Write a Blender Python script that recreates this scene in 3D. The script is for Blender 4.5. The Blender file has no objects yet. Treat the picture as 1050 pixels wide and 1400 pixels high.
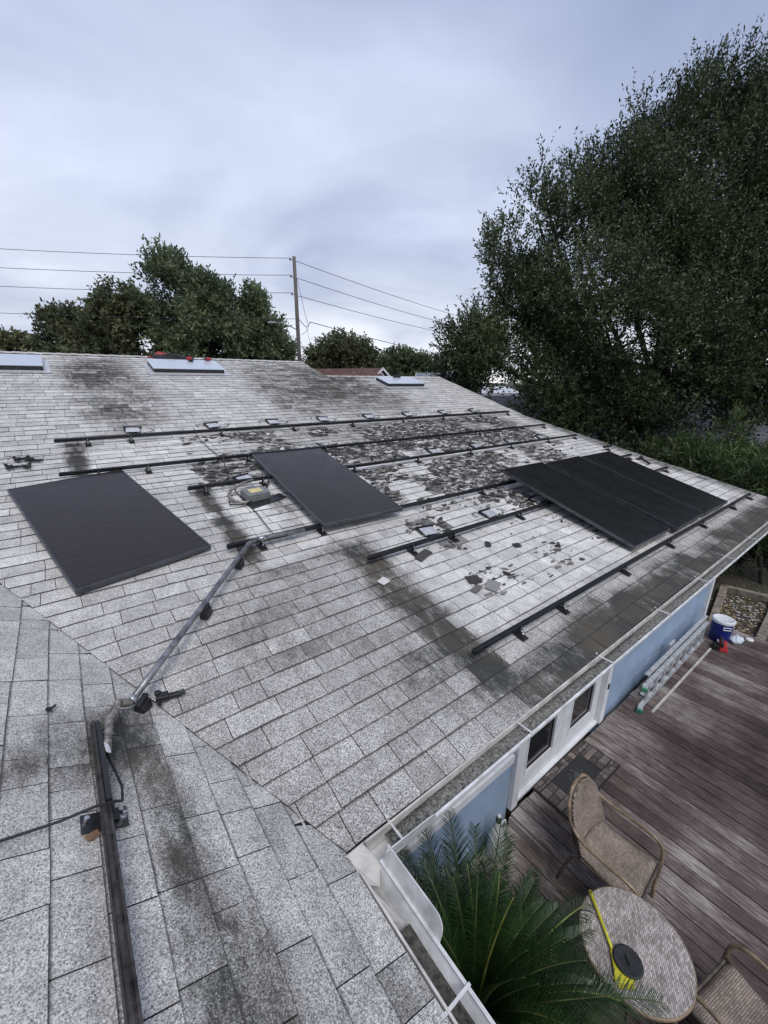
import bpy, math, random
import numpy as np
from mathutils import Vector, Matrix, Euler
rnd = random.Random(7)
rng = np.random.default_rng(7)
R = math.radians
sc = bpy.context.scene
COL = sc.collection

# ------------------------------------------------------------------ camera
CAM = np.array([0, 0, 1.8]); FPX = 564.0
PITCH, AZ, ROLL = R(17.65), R(52.15), R(0.3)
_F = np.array([math.cos(AZ), math.sin(AZ), 0]); _R = np.array([math.sin(AZ), -math.cos(AZ), 0]); _U = np.array([0, 0, 1.0])
FWD = _F * math.cos(PITCH) - _U * math.sin(PITCH); _up = _U * math.cos(PITCH) + _F * math.sin(PITCH)
RGT = math.cos(ROLL) * _R + math.sin(ROLL) * _up; UPV = -math.sin(ROLL) * _R + math.cos(ROLL) * _up
cd = bpy.data.cameras.new('camera'); cam = bpy.data.objects.new('camera', cd); COL.objects.link(cam)
cd.sensor_fit = 'HORIZONTAL'; cd.sensor_width = 36; cd.lens = 36 * FPX / 1050
cd.clip_start = 0.05; cd.clip_end = 3000
m = Matrix.Identity(4)
for i in range(3):
    m[i][0] = RGT[i]; m[i][1] = UPV[i]; m[i][2] = -FWD[i]; m[i][3] = CAM[i]
cam.matrix_world = m
sc.camera = cam

# ------------------------------------------------------------------ world / sun / exposure
SUN_EL, SUN_AZ = R(58), R(200)        # azimuth counted from +Y clockwise
w = bpy.data.worlds.new('World'); sc.world = w; w.use_nodes = True
nt = w.node_tree; nt.nodes.clear()
def N(nt, typ, **kw):
    n = nt.nodes.new(typ)
    for k, v in kw.items():
        if k.startswith('i_'):
            key = k[2:]; key = int(key) if key.isdigit() else key
            n.inputs[key].default_value = v
        else: setattr(n, k, v)
    return n
def ramp(nt, stops, interp='LINEAR'):
    n = nt.nodes.new('ShaderNodeValToRGB'); cr = n.color_ramp; cr.interpolation = interp
    while len(cr.elements) < len(stops): cr.elements.new(0.5)
    for e, (p, c) in zip(cr.elements, stops):
        e.position = p; e.color = (c[0], c[1], c[2], 1) if not isinstance(c, (int, float)) else (c, c, c, 1)
    return n
L = nt.links.new
tc = N(nt, 'ShaderNodeTexCoord'); sep = N(nt, 'ShaderNodeSeparateXYZ'); L(tc.outputs['Generated'], sep.inputs[0])
zc = N(nt, 'ShaderNodeMath', operation='MAXIMUM', i_1=0.0); L(sep.outputs['Z'], zc.inputs[0])
za = N(nt, 'ShaderNodeMath', operation='ADD', i_1=0.22); L(zc.outputs[0], za.inputs[0])
dv = N(nt, 'ShaderNodeVectorMath', operation='DIVIDE'); L(tc.outputs['Generated'], dv.inputs[0])
cmb = N(nt, 'ShaderNodeCombineXYZ'); [L(za.outputs[0], cmb.inputs[i]) for i in range(3)]; L(cmb.outputs[0], dv.inputs[1])
n1 = N(nt, 'ShaderNodeTexNoise', i_Scale=0.8, i_Detail=4.0, i_Roughness=0.45, i_Distortion=0.9); L(dv.outputs[0], n1.inputs['Vector'])
n2 = N(nt, 'ShaderNodeTexNoise', i_Scale=2.6, i_Detail=6.0, i_Roughness=0.55); L(dv.outputs[0], n2.inputs['Vector'])
grad = ramp(nt, [(0.0, (.82, .84, .88)), (0.10, (.67, .715, .83)), (0.30, (.475, .54, .71)), (0.6, (.35, .41, .59)), (1.0, (.36, .41, .57))])
L(zc.outputs[0], grad.inputs[0])
c1 = ramp(nt, [(0.34, (.72, .75, .82)), (0.5, (1, 1, 1)), (0.66, (1.34, 1.29, 1.2))]); L(n1.outputs[0], c1.inputs[0])
c2 = ramp(nt, [(0.30, .93), (0.55, 1.0), (0.75, 1.10)]); L(n2.outputs[0], c2.inputs[0])
mx = N(nt, 'ShaderNodeMix', data_type='RGBA', blend_type='MULTIPLY'); mx.inputs[0].default_value = 1.0
L(grad.outputs[0], mx.inputs[6]); L(c1.outputs[0], mx.inputs[7])
mx2 = N(nt, 'ShaderNodeMix', data_type='RGBA', blend_type='MULTIPLY'); mx2.inputs[0].default_value = 1.0
L(mx.outputs[2], mx2.inputs[6]); L(c2.outputs[0], mx2.inputs[7])
sky = N(nt, 'ShaderNodeTexSky', sky_type='NISHITA', sun_disc=False, sun_elevation=SUN_EL, sun_rotation=SUN_AZ, air_density=1.5, dust_density=3.0)
b1 = N(nt, 'ShaderNodeBackground', i_Strength=0.06); L(sky.outputs[0], b1.inputs[0])
b2 = N(nt, 'ShaderNodeBackground', i_Strength=0.96); L(mx2.outputs[2], b2.inputs[0])
ms = N(nt, 'ShaderNodeMixShader', i_0=0.9); L(b1.outputs[0], ms.inputs[1]); L(b2.outputs[0], ms.inputs[2])
wo = N(nt, 'ShaderNodeOutputWorld'); L(ms.outputs[0], wo.inputs[0])

sd = bpy.data.lights.new('sun', 'SUN'); sun = bpy.data.objects.new('sun', sd); COL.objects.link(sun)
sd.energy = 1.5; sd.angle = R(28); sd.color = (1, 0.97, 0.93)
sdir = Vector((math.sin(SUN_AZ) * math.cos(SUN_EL), math.cos(SUN_AZ) * math.cos(SUN_EL), math.sin(SUN_EL)))
sun.rotation_euler = sdir.to_track_quat('Z', 'Y').to_euler(); sun.location = (0, 0, 30)
vs = sc.view_settings; vs.view_transform = 'Standard'; vs.look = 'None'; vs.gamma = 1; vs.exposure = 0.38; vs.use_curve_mapping = False

# ------------------------------------------------------------------ helpers
class MB:
    def __init__(s): s.v = []; s.f = []; s.m = []; s.mi = 0
    def add(s, vs, fs, mi=None):
        o = len(s.v); s.v += [tuple(map(float, v)) for v in vs]
        for f in fs: s.f.append(tuple(i + o for i in f)); s.m.append(s.mi if mi is None else mi)
        return s
    def box(s, c, size, rot=None, mi=None, taper=1.0):
        hx, hy, hz = size[0] / 2, size[1] / 2, size[2] / 2; c = Vector(c)
        pts = []
        for z in (-1, 1):
            k = taper if z > 0 else 1
            for x, y in ((-1, -1), (1, -1), (1, 1), (-1, 1)): pts.append(Vector((x * hx * k, y * hy * k, z * hz)))
        if rot is not None:
            M = Euler(rot).to_matrix(); pts = [M @ p for p in pts]
        return s.add([p + c for p in pts], [(3, 2, 1, 0), (4, 5, 6, 7), (0, 1, 5, 4), (1, 2, 6, 5), (2, 3, 7, 6), (3, 0, 4, 7)], mi)
    def bar(s, a, b, wd, ht, up=(0, 0, 1), mi=None):
        a, b, up = Vector(a), Vector(b), Vector(up); d = (b - a).normalized()
        sx = d.cross(up)
        if sx.length < 1e-4: sx = d.cross(Vector((1, 0, 0)))
        sx.normalize(); u = sx.cross(d)
        pts = [p + sx * i * wd / 2 + u * j * ht / 2 for p in (a, b) for i, j in ((-1, -1), (1, -1), (1, 1), (-1, 1))]
        return s.add(pts, [(3, 2, 1, 0), (4, 5, 6, 7), (0, 1, 5, 4), (1, 2, 6, 5), (2, 3, 7, 6), (3, 0, 4, 7)], mi)
    def tube(s, P, r, seg=8, mi=None, cap=True):
        P = [Vector(p) for p in P]; n = len(P); rs = r if isinstance(r, (list, tuple)) else [r] * n
        rings = []; prev = None
        for i, p in enumerate(P):
            d = (P[min(i + 1, n - 1)] - P[max(i - 1, 0)]).normalized()
            if prev is None:
                a = d.cross(Vector((0, 0, 1)))
                if a.length < 1e-3: a = d.cross(Vector((1, 0, 0)))
            else:
                a = prev - d * prev.dot(d)
            a.normalize(); prev = a; b = d.cross(a)
            rings.append([p + (a * math.cos(t) + b * math.sin(t)) * rs[i] for t in [2 * math.pi * k / seg for k in range(seg)]])
        vs = [q for rg in rings for q in rg]; fs = []
        for i in range(n - 1):
            for k in range(seg):
                k2 = (k + 1) % seg; fs.append((i * seg + k, i * seg + k2, (i + 1) * seg + k2, (i + 1) * seg + k))
        if cap: fs.append(tuple(range(seg))[::-1]); fs.append(tuple((n - 1) * seg + k for k in range(seg)))
        return s.add(vs, fs, mi)
    def lathe(s, prof, c=(0, 0, 0), seg=24, mi=None):
        vs = []; fs = []; n = len(prof)
        for r, z in prof:
            for k in range(seg):
                t = 2 * math.pi * k / seg; vs.append((c[0] + r * math.cos(t), c[1] + r * math.sin(t), c[2] + z))
        for i in range(n - 1):
            for k in range(seg):
                k2 = (k + 1) % seg; fs.append((i * seg + k, i * seg + k2, (i + 1) * seg + k2, (i + 1) * seg + k))
        fs.append(tuple(range(seg))[::-1]); fs.append(tuple((n - 1) * seg + k for k in range(seg)))
        return s.add(vs, fs, mi)
    def prism(s, poly, z0, z1, mi=None):
        n = len(poly); vs = [(x, y, z0) for x, y in poly] + [(x, y, z1) for x, y in poly]
        fs = [tuple(range(n))[::-1], tuple(range(n, 2 * n))] + [(i, (i + 1) % n, n + (i + 1) % n, n + i) for i in range(n)]
        return s.add(vs, fs, mi)
    def build(s, name, mats, parent=None, smooth=False, bevel=0, seg=2):
        me = bpy.data.meshes.new(name); me.from_pydata(s.v, [], s.f)
        mats = mats if isinstance(mats, (list, tuple)) else [mats]
        for mm in mats: me.materials.append(M[mm] if isinstance(mm, str) else mm)
        me.polygons.foreach_set('material_index', s.m)
        if smooth: me.polygons.foreach_set('use_smooth', [True] * len(s.f))
        me.update()
        o = bpy.data.objects.new(name, me); COL.objects.link(o)
        if parent is not None: o.parent = parent
        if bevel:
            b = o.modifiers.new('bevel', 'BEVEL'); b.width = bevel; b.segments = seg; b.limit_method = 'ANGLE'; b.angle_limit = R(40)
        return o
def thing(name, label, cat, loc=(0, 0, 0), rot=(0, 0, 0), group=None):
    o = bpy.data.objects.new(name, None); COL.objects.link(o); o.empty_display_size = 0.1
    o.location = loc; o.rotation_euler = rot
    return tag(o, label, cat, group)
def tag(o, label=None, cat=None, group=None, kind=None):
    if label: o['label'] = label
    if cat: o['category'] = cat
    if group: o['group'] = group
    if kind: o['kind'] = kind
    return o
def copy_tree(o, parent=None):
    c = o.copy(); COL.objects.link(c)
    c.parent = parent
    for ch in list(o.children): copy_tree(ch, c)
    return c
def np_mesh(name, V, F, mat, parent=None, attr=None, smooth=False, mi=None):
    me = bpy.data.meshes.new(name); V = np.asarray(V, np.float32); F = np.asarray(F, np.int32); k = F.shape[1]
    me.vertices.add(len(V)); me.vertices.foreach_set('co', V.ravel())
    me.loops.add(F.size); me.loops.foreach_set('vertex_index', F.ravel())
    me.polygons.add(len(F)); me.polygons.foreach_set('loop_start', np.arange(0, F.size, k, dtype=np.int32))
    for mm in (mat if isinstance(mat, (list, tuple)) else [mat]): me.materials.append(M[mm])
    if mi is not None: me.polygons.foreach_set('material_index', np.asarray(mi, np.int32))
    if smooth: me.polygons.foreach_set('use_smooth', np.ones(len(F), bool))
    if attr is not None:
        for an, arr in attr.items():
            a = me.color_attributes.new(an, 'FLOAT_COLOR', 'POINT'); a.data.foreach_set('color', np.asarray(arr, np.float32).ravel())
    me.update(calc_edges=True)
    o = bpy.data.objects.new(name, me); COL.objects.link(o)
    if parent is not None: o.parent = parent
    return o

# ------------------------------------------------------------------ materials
M = {}
def mat(name):
    m = bpy.data.materials.new(name); m.use_nodes = True; M[name] = m
    nt = m.node_tree; return m, nt, nt.nodes['Principled BSDF'], nt.links.new
def pbr(name, col, rough=0.6, metal=0.0, var=0.12, scale=12.0, bump=0.0, bscale=80.0, spec=0.5, coat=0.0, objrand=0.0, stretch=None):
    m, nt, p, L = mat(name)
    geo = N(nt, 'ShaderNodeNewGeometry'); src = geo.outputs['Position']
    if stretch:
        vm = N(nt, 'ShaderNodeVectorMath', operation='MULTIPLY'); vm.inputs[1].default_value = stretch; L(src, vm.inputs[0]); src = vm.outputs[0]
    nz = N(nt, 'ShaderNodeTexNoise', i_Scale=scale, i_Detail=5.0, i_Roughness=0.6); L(src, nz.inputs['Vector'])
    lo = [c * (1 - var * 1.6) for c in col]; hi = [min(c * (1 + var * 1.6), 1) for c in col]
    rp = ramp(nt, [(0.3, lo), (0.7, hi)]); L(nz.outputs[0], rp.inputs[0]); out = rp.outputs[0]
    if objrand:
        oi = N(nt, 'ShaderNodeObjectInfo'); mr = N(nt, 'ShaderNodeMapRange', i_3=1 - objrand, i_4=1 + objrand); L(oi.outputs['Random'], mr.inputs[0])
        mm = N(nt, 'ShaderNodeVectorMath', operation='SCALE'); L(out, mm.inputs[0]); L(mr.outputs[0], mm.inputs['Scale']); out = mm.outputs[0]
    L(out, p.inputs['Base Color'])
    p.inputs['Roughness'].default_value = rough; p.inputs['Metallic'].default_value = metal
    p.inputs['Specular IOR Level'].default_value = spec; p.inputs['Coat Weight'].default_value = coat
    if bump:
        n2 = N(nt, 'ShaderNodeTexNoise', i_Scale=bscale, i_Detail=3.0); L(src, n2.inputs['Vector'])
        bp = N(nt, 'ShaderNodeBump', i_Strength=bump, i_Distance=0.01); L(n2.outputs[0], bp.inputs['Height']); L(bp.outputs[0], p.inputs['Normal'])
    return m

def shingle_material():
    m, nt, p, L = mat('shingle')
    geo = N(nt, 'ShaderNodeNewGeometry'); P = geo.outputs['Position']
    at = N(nt, 'ShaderNodeAttribute', attribute_name='sh'); sp = N(nt, 'ShaderNodeSeparateColor'); L(at.outputs['Color'], sp.inputs[0])
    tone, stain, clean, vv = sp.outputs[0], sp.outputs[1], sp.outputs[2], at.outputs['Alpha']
    vor = N(nt, 'ShaderNodeTexVoronoi', i_Scale=300.0); L(P, vor.inputs['Vector'])
    vs_ = N(nt, 'ShaderNodeSeparateColor'); L(vor.outputs['Color'], vs_.inputs[0])
    ns = N(nt, 'ShaderNodeTexNoise', i_Scale=165.0, i_Detail=3.0, i_Roughness=0.7); L(P, ns.inputs['Vector'])
    mixv = N(nt, 'ShaderNodeMath', operation='MULTIPLY_ADD', i_1=0.42); L(vs_.outputs[0], mixv.inputs[0])
    nsc = N(nt, 'ShaderNodeMath', operation='MULTIPLY', i_1=0.62); L(ns.outputs[0], nsc.inputs[0]); L(nsc.outputs[0], mixv.inputs[2])
    gr = ramp(nt, [(0.28, (.085, .081, .076)), (0.42, (.240, .232, .219)), (0.54, (.42, .408, .385)), (0.76, (.76, .74, .70))]); L(mixv.outputs[0], gr.inputs[0])
    gr2 = ramp(nt, [(0.25, (.20, .194, .183)), (0.37, (.51, .497, .47)), (0.6, (.76, .74, .70)), (0.8, (.86, .84, .80))]); L(mixv.outputs[0], gr2.inputs[0])
    mc = N(nt, 'ShaderNodeMix', data_type='RGBA'); L(clean, mc.inputs[0]); L(gr.outputs[0], mc.inputs[6]); L(gr2.outputs[0], mc.inputs[7])
    mo = N(nt, 'ShaderNodeTexNoise', i_Scale=7.0, i_Detail=6.0, i_Roughness=0.65); L(P, mo.inputs['Vector'])
    mm_ = N(nt, 'ShaderNodeMapRange', i_1=0.3, i_2=0.7, i_3=0.74, i_4=1.16); L(mo.outputs[0], mm_.inputs[0])
    tm = N(nt, 'ShaderNodeMath', operation='MULTIPLY'); L(tone, tm.inputs[0]); L(mm_.outputs[0], tm.inputs[1])
    tn = N(nt, 'ShaderNodeVectorMath', operation='SCALE'); L(mc.outputs[2], tn.inputs[0]); L(tm.outputs[0], tn.inputs['Scale'])
    # algae / soot stains with a shape of their own
    st_ = N(nt, 'ShaderNodeVectorMath', operation='MULTIPLY'); st_.inputs[1].default_value = (1.5, .65, 1.0); L(P, st_.inputs[0])
    nb = N(nt, 'ShaderNodeTexNoise', i_Scale=11.0, i_Detail=9.0, i_Roughness=0.76); L(st_.outputs[0], nb.inputs['Vector'])
    nbs = N(nt, 'ShaderNodeMath', operation='MULTIPLY_ADD', i_1=1.9, i_2=-0.95); L(nb.outputs[0], nbs.inputs[0])
    gs = N(nt, 'ShaderNodeMath', operation='MULTIPLY_ADD', i_1=-0.55, i_2=0.24); L(mixv.outputs[0], gs.inputs[0])
    s1 = N(nt, 'ShaderNodeMath', operation='ADD'); L(nbs.outputs[0], s1.inputs[0]); L(gs.outputs[0], s1.inputs[1])
    # weight the break-up by stain so clean parts stay clean
    sw = N(nt, 'ShaderNodeMath', operation='MULTIPLY_ADD', i_1=0.85, i_2=0.12); L(stain, sw.inputs[0])
    s2 = N(nt, 'ShaderNodeMath', operation='MULTIPLY_ADD'); L(s1.outputs[0], s2.inputs[0]); L(sw.outputs[0], s2.inputs[1]); L(stain, s2.inputs[2])
    sm = N(nt, 'ShaderNodeMapRange', interpolation_type='SMOOTHSTEP', i_1=0.08, i_2=0.62, i_3=0.0, i_4=0.97); L(s2.outputs[0], sm.inputs[0])
    nh = N(nt, 'ShaderNodeTexNoise', i_Scale=3.0, i_Detail=2.0); L(P, nh.inputs['Vector'])
    dk = ramp(nt, [(0.4, (.044, .045, .041)), (0.65, (.078, .069, .054))]); L(nh.outputs[0], dk.inputs[0])
    ms = N(nt, 'ShaderNodeMix', data_type='RGBA'); L(sm.outputs[0], ms.inputs[0]); L(tn.outputs[0], ms.inputs[6]); L(dk.outputs[0], ms.inputs[7])
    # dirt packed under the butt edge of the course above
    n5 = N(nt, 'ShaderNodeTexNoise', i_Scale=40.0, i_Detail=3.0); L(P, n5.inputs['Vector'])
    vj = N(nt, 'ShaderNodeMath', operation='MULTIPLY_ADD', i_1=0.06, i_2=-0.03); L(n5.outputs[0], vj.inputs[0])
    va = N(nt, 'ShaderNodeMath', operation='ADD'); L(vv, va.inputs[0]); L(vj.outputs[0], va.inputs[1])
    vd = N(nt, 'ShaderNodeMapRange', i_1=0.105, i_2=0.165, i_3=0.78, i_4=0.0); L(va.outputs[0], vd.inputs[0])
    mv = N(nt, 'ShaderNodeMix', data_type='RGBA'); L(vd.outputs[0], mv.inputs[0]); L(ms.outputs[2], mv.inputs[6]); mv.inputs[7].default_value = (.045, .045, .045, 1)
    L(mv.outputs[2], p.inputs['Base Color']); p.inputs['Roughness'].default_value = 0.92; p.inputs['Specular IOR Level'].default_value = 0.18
    bp = N(nt, 'ShaderNodeBump', i_Strength=0.45, i_Distance=0.0025); L(mixv.outputs[0], bp.inputs['Height'])
    L(bp.outputs[0], p.inputs['Normal'])
shingle_material()
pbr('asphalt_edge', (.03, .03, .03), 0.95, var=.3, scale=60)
pbr('underlay', (.022, .022, .022), 0.95)
pbr('black_rail', (.012, .012, .013), 0.38, metal=0.0, var=.3, scale=20, spec=0.5)
pbr('rusty_rail', (.035, .031, .028), 0.5, var=.6, scale=25, bump=.2)
pbr('black_plastic', (.014, .014, .015), 0.5, var=.3, scale=30)
pbr('dark_metal', (.05, .05, .052), 0.4, metal=0.6, var=.3, scale=30)
pbr('steel', (.45, .45, .46), 0.33, metal=0.9, var=.25, scale=30)
pbr('optimizer_grey', (.55, .56, .57), 0.35, metal=0.3, var=.2, scale=20)
pbr('conduit', (.22, .22, .23), 0.42, metal=0.7, var=.35, scale=14, bump=.1)
pbr('flex', (.27, .25, .22), 0.5, metal=0.6, var=.4, scale=30)
pbr('white_paint', (.74, .75, .76), 0.45, var=.07, scale=6)
pbr('white_metal', (.62, .62, .61), 0.45, var=.2, scale=9)
pbr('old_white', (.52, .50, .46), 0.6, var=.25, scale=8)
pbr('blue_wall', (.31, .41, .55), 0.6, var=.10, scale=3, bump=.15, bscale=25)
pbr('blue_trim', (.25, .36, .5), 0.6, var=.08, scale=3)
pbr('soffit', (.55, .56, .57), 0.7)
pbr('sediment', (.17, .165, .15), 0.95, var=.55, scale=70, bump=.8, bscale=120)
pbr('sediment_dark', (.07, .065, .055), 0.95, var=.5, scale=40, bump=.8, bscale=90)
pbr('label_white', (.75, .76, .77), 0.4)
pbr('label_yellow', (.55, .47, .22), 0.5)
pbr('box_grey', (.16, .165, .165), 0.55, var=.15)
pbr('copper', (.20, .12, .07), 0.6)
pbr('red', (.42, .02, .025), 0.45)
pbr('bag_red', (.33, .05, .05), 0.75, var=.2)
pbr('bag_black', (.02, .02, .022), 0.75)
pbr('alu', (.56, .57, .58), 0.42, metal=0.35, var=.18, scale=20)
pbr('green_plastic', (.05, .22, .13), 0.5)
pbr('cooler_blue', (.008, .02, .17), 0.42, var=.1)
pbr('cooler_white', (.70, .72, .74), 0.45, var=.06)
pbr('yellow', (.60, .56, .03), 0.45, var=.15)
pbr('lid_black', (.018, .019, .021), 0.6, var=.3, scale=40)
pbr('bottle_white', (.68, .69, .69), 0.4, var=.05)
pbr('clear_bag', (.55, .62, .68), 0.25, var=.2, scale=20)
pbr('timber', (.20, .17, .135), 0.85, var=.35, scale=9, bump=.4, bscale=30)
pbr('mat_dark', (.03, .031, .033), 0.95, var=.4, scale=60, bump=.8, bscale=300)
pbr('mat_base', (.018, .018, .018), 0.9)
pbr('mat_motif', (.06, .06, .058), 0.9, var=.4, scale=80)
pbr('mat_block', (.12, .098, .09), 0.9, var=.25, scale=30, objrand=.5, bump=.4, bscale=150)
pbr('frame_brown', (.075, .06, .047), 0.4, var=.35, scale=15)
pbr('frame_tan', (.23, .17, .11), 0.42, var=.35, scale=15)
pbr('bark', (.05, .042, .035), 0.95, var=.4, scale=6, bump=.6, bscale=12)
pbr('twig', (.05, .043, .035), 0.9, var=.3)
pbr('pole_wood', (.12, .108, .10), 0.9, var=.35, scale=4, bump=.4, bscale=10, stretch=(1, 1, .15))
pbr('wire', (.035, .036, .04), 0.6)
pbr('insulator', (.25, .25, .26), 0.4)
pbr('brown_roof', (.105, .055, .045), 0.9, var=.25, scale=3)
pbr('far_grey_roof', (.17, .185, .215), 0.85, var=.15, scale=3)
pbr('dark_roof', (.065, .066, .072), 0.9, var=.3, scale=2.5, bump=.3, bscale=30)
pbr('cream_wall', (.46, .38, .26), 0.8, var=.08)
pbr('pale_blue_wall', (.33, .43, .5), 0.8, var=.08)
pbr('tan_wall', (.38, .28, .19), 0.8, var=.15)
pbr('brick_brown', (.12, .07, .05), 0.9, var=.25, scale=8)
pbr('white_roof', (.72, .73, .74), 0.5, var=.06)
pbr('lumber_white', (.46, .45, .43), 0.8, var=.2)
def glass_like(name, col, rough):
    m, nt, p, L = mat(name); p.inputs['Base Color'].default_value = (*col, 1); p.inputs['Roughness'].default_value = rough
    p.inputs['Specular IOR Level'].default_value = 0.6; p.inputs['IOR'].default_value = 1.5
glass_like('pane', (.01, .011, .012), 0.04)
glass_like('skylight_glass', (.48, .53, .60), 0.25)
def panel_mat(name, base, line, sx, sy, rough):
    m, nt, p, L = mat(name); t = N(nt, 'ShaderNodeTexCoord')
    s = N(nt, 'ShaderNodeSeparateXYZ'); L(t.outputs['Object'], s.inputs[0])
    def lines(o, per, th):
        a = N(nt, 'ShaderNodeMath', operation='MULTIPLY', i_1=1 / per); L(o, a.inputs[0])
        b = N(nt, 'ShaderNodeMath', operation='FRACT'); L(a.outputs[0], b.inputs[0])
        c = N(nt, 'ShaderNodeMath', operation='LESS_THAN', i_1=th); L(b.outputs[0], c.inputs[0]); return c.outputs[0]
    a = lines(s.outputs['X'], sx, 0.25); b = lines(s.outputs['Y'], sy, 0.05)
    mxm = N(nt, 'ShaderNodeMath', operation='MAXIMUM'); L(a, mxm.inputs[0]); L(b, mxm.inputs[1])
    mc = N(nt, 'ShaderNodeMix', data_type='RGBA'); L(mxm.outputs[0], mc.inputs[0]); mc.inputs[6].default_value = (*base, 1); mc.inputs[7].default_value = (*line, 1)
    nz = N(nt, 'ShaderNodeTexNoise', i_Scale=5.0, i_Detail=5.0); L(t.outputs['Object'], nz.inputs['Vector'])
    rp = ramp(nt, [(0.35, rough - .05), (0.7, rough + .09)]); L(nz.outputs[0], rp.inputs[0])
    L(mc.outputs[2], p.inputs['Base Color']); L(rp.outputs[0], p.inputs['Roughness']); p.inputs['Specular IOR Level'].default_value = 0.25
panel_mat('panel_glass_striped', (.020, .0165, .0165), (.052, .042, .040), 0.0185, 0.0905, 0.30)
panel_mat('panel_glass', (.020, .0165, .0155), (.034, .029, .027), 0.0165, 0.0905, 0.29)
panel_mat('panel_glass_dark', (.011, .011, .0115), (.0135, .0135, .014), 0.0165, 0.0905, 0.30)
pbr('panel_frame', (.09, .092, .10), 0.33, metal=0.5, var=.2)

def wood_deck():
    m, nt, p, L = mat('deck_wood')
    geo = N(nt, 'ShaderNodeNewGeometry'); oi = N(nt, 'ShaderNodeObjectInfo')
    off = N(nt, 'ShaderNodeVectorMath', operation='MULTIPLY'); off.inputs[1].default_value = (60, 5.5, 60); L(geo.outputs['Position'], off.inputs[0])
    rr = N(nt, 'ShaderNodeMath', operation='MULTIPLY', i_1=37.0); L(oi.outputs['Random'], rr.inputs[0])
    ad = N(nt, 'ShaderNodeVectorMath', operation='ADD'); L(off.outputs[0], ad.inputs[0]); L(rr.outputs[0], ad.inputs[1])
    g = N(nt, 'ShaderNodeTexNoise', i_Scale=1.2, i_Detail=10.0, i_Roughness=0.80, i_Distortion=0.35); L(ad.outputs[0], g.inputs['Vector'])
    lo = N(nt, 'ShaderNodeTexNoise', i_Scale=0.9, i_Detail=4.0, i_Roughness=0.6); L(geo.outputs['Position'], lo.inputs['Vector'])
    a = N(nt, 'ShaderNodeMath', operation='MULTIPLY_ADD', i_1=0.85, i_2=-0.395); L(lo.outputs[0], a.inputs[0])
    b = N(nt, 'ShaderNodeMath', operation='MULTIPLY_ADD', i_1=0.15, i_2=-0.075); L(oi.outputs['Random'], b.inputs[0])
    c = N(nt, 'ShaderNodeMath', operation='ADD'); L(a.outputs[0], c.inputs[0]); L(b.outputs[0], c.inputs[1])
    # pale weathering nearer the house wall, where the stain has worn off
    sp = N(nt, 'ShaderNodeSeparateXYZ'); L(geo.outputs['Position'], sp.inputs[0])
    wy = N(nt, 'ShaderNodeMapRange', i_1=0.7, i_2=1.6, i_3=0.0, i_4=0.14); L(sp.outputs['Y'], wy.inputs[0])
    c2 = N(nt, 'ShaderNodeMath', operation='ADD'); L(c.outputs[0], c2.inputs[0]); L(wy.outputs[0], c2.inputs[1])
    d = N(nt, 'ShaderNodeMath', operation='ADD'); L(g.outputs[0], d.inputs[0]); L(c2.outputs[0], d.inputs[1])
    rp = ramp(nt, [(0.30, (.020, .0135, .0125)), (0.44, (.058, .040, .037)), (0.58, (.112, .084, .078)), (0.69, (.225, .19, .178)), (0.83, (.44, .41, .385))]); L(d.outputs[0], rp.inputs[0])
    L(rp.outputs[0], p.inputs['Base Color']); p.inputs['Roughness'].default_value = 0.8; p.inputs['Specular IOR Level'].default_value = 0.3
    bp = N(nt, 'ShaderNodeBump', i_Strength=0.5, i_Distance=0.006); L(g.outputs[0], bp.inputs['Height']); L(bp.outputs[0], p.inputs['Normal'])
wood_deck()
def weave(name, ca, cb, per, tint=None):
    m, nt, p, L = mat(name); t = N(nt, 'ShaderNodeTexCoord'); u = t.outputs['UV']
    br = N(nt, 'ShaderNodeTexBrick', offset=0.5, i_Scale=1.0)
    br.inputs['Mortar Size'].default_value = per * 0.07; br.inputs['Brick Width'].default_value = per * 1.7; br.inputs['Row Height'].default_value = per * 0.8
    br.inputs['Color1'].default_value = (*ca, 1); br.inputs['Color2'].default_value = (*cb, 1); br.inputs['Mortar'].default_value = (ca[0] * .18, ca[1] * .18, ca[2] * .18, 1)
    br.inputs['Bias'].default_value = 0.0; br.inputs['Mortar Smooth'].default_value = 0.6
    L(u, br.inputs['Vector'])
    nz = N(nt, 'ShaderNodeTexNoise', i_Scale=7.0, i_Detail=4.0); L(t.outputs['Object'], nz.inputs['Vector'])
    rp = ramp(nt, [(0.3, .72), (0.7, 1.18)]); L(nz.outputs[0], rp.inputs[0])
    mx = N(nt, 'ShaderNodeMix', data_type='RGBA', blend_type='MULTIPLY'); mx.inputs[0].default_value = 1; L(br.outputs[0], mx.inputs[6]); L(rp.outputs[0], mx.inputs[7])
    L(mx.outputs[2], p.inputs['Base Color']); p.inputs['Roughness'].default_value = 0.55
    bp = N(nt, 'ShaderNodeBump', i_Strength=0.8, i_Distance=0.004, invert=True); L(br.outputs['Fac'], bp.inputs['Height']); L(bp.outputs[0], p.inputs['Normal'])
weave('wicker', (.24, .19, .15), (.38, .31, .255), 0.016)
weave('wicker_table', (.28, .24, .22), (.58, .53, .50), 0.014)
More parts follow.
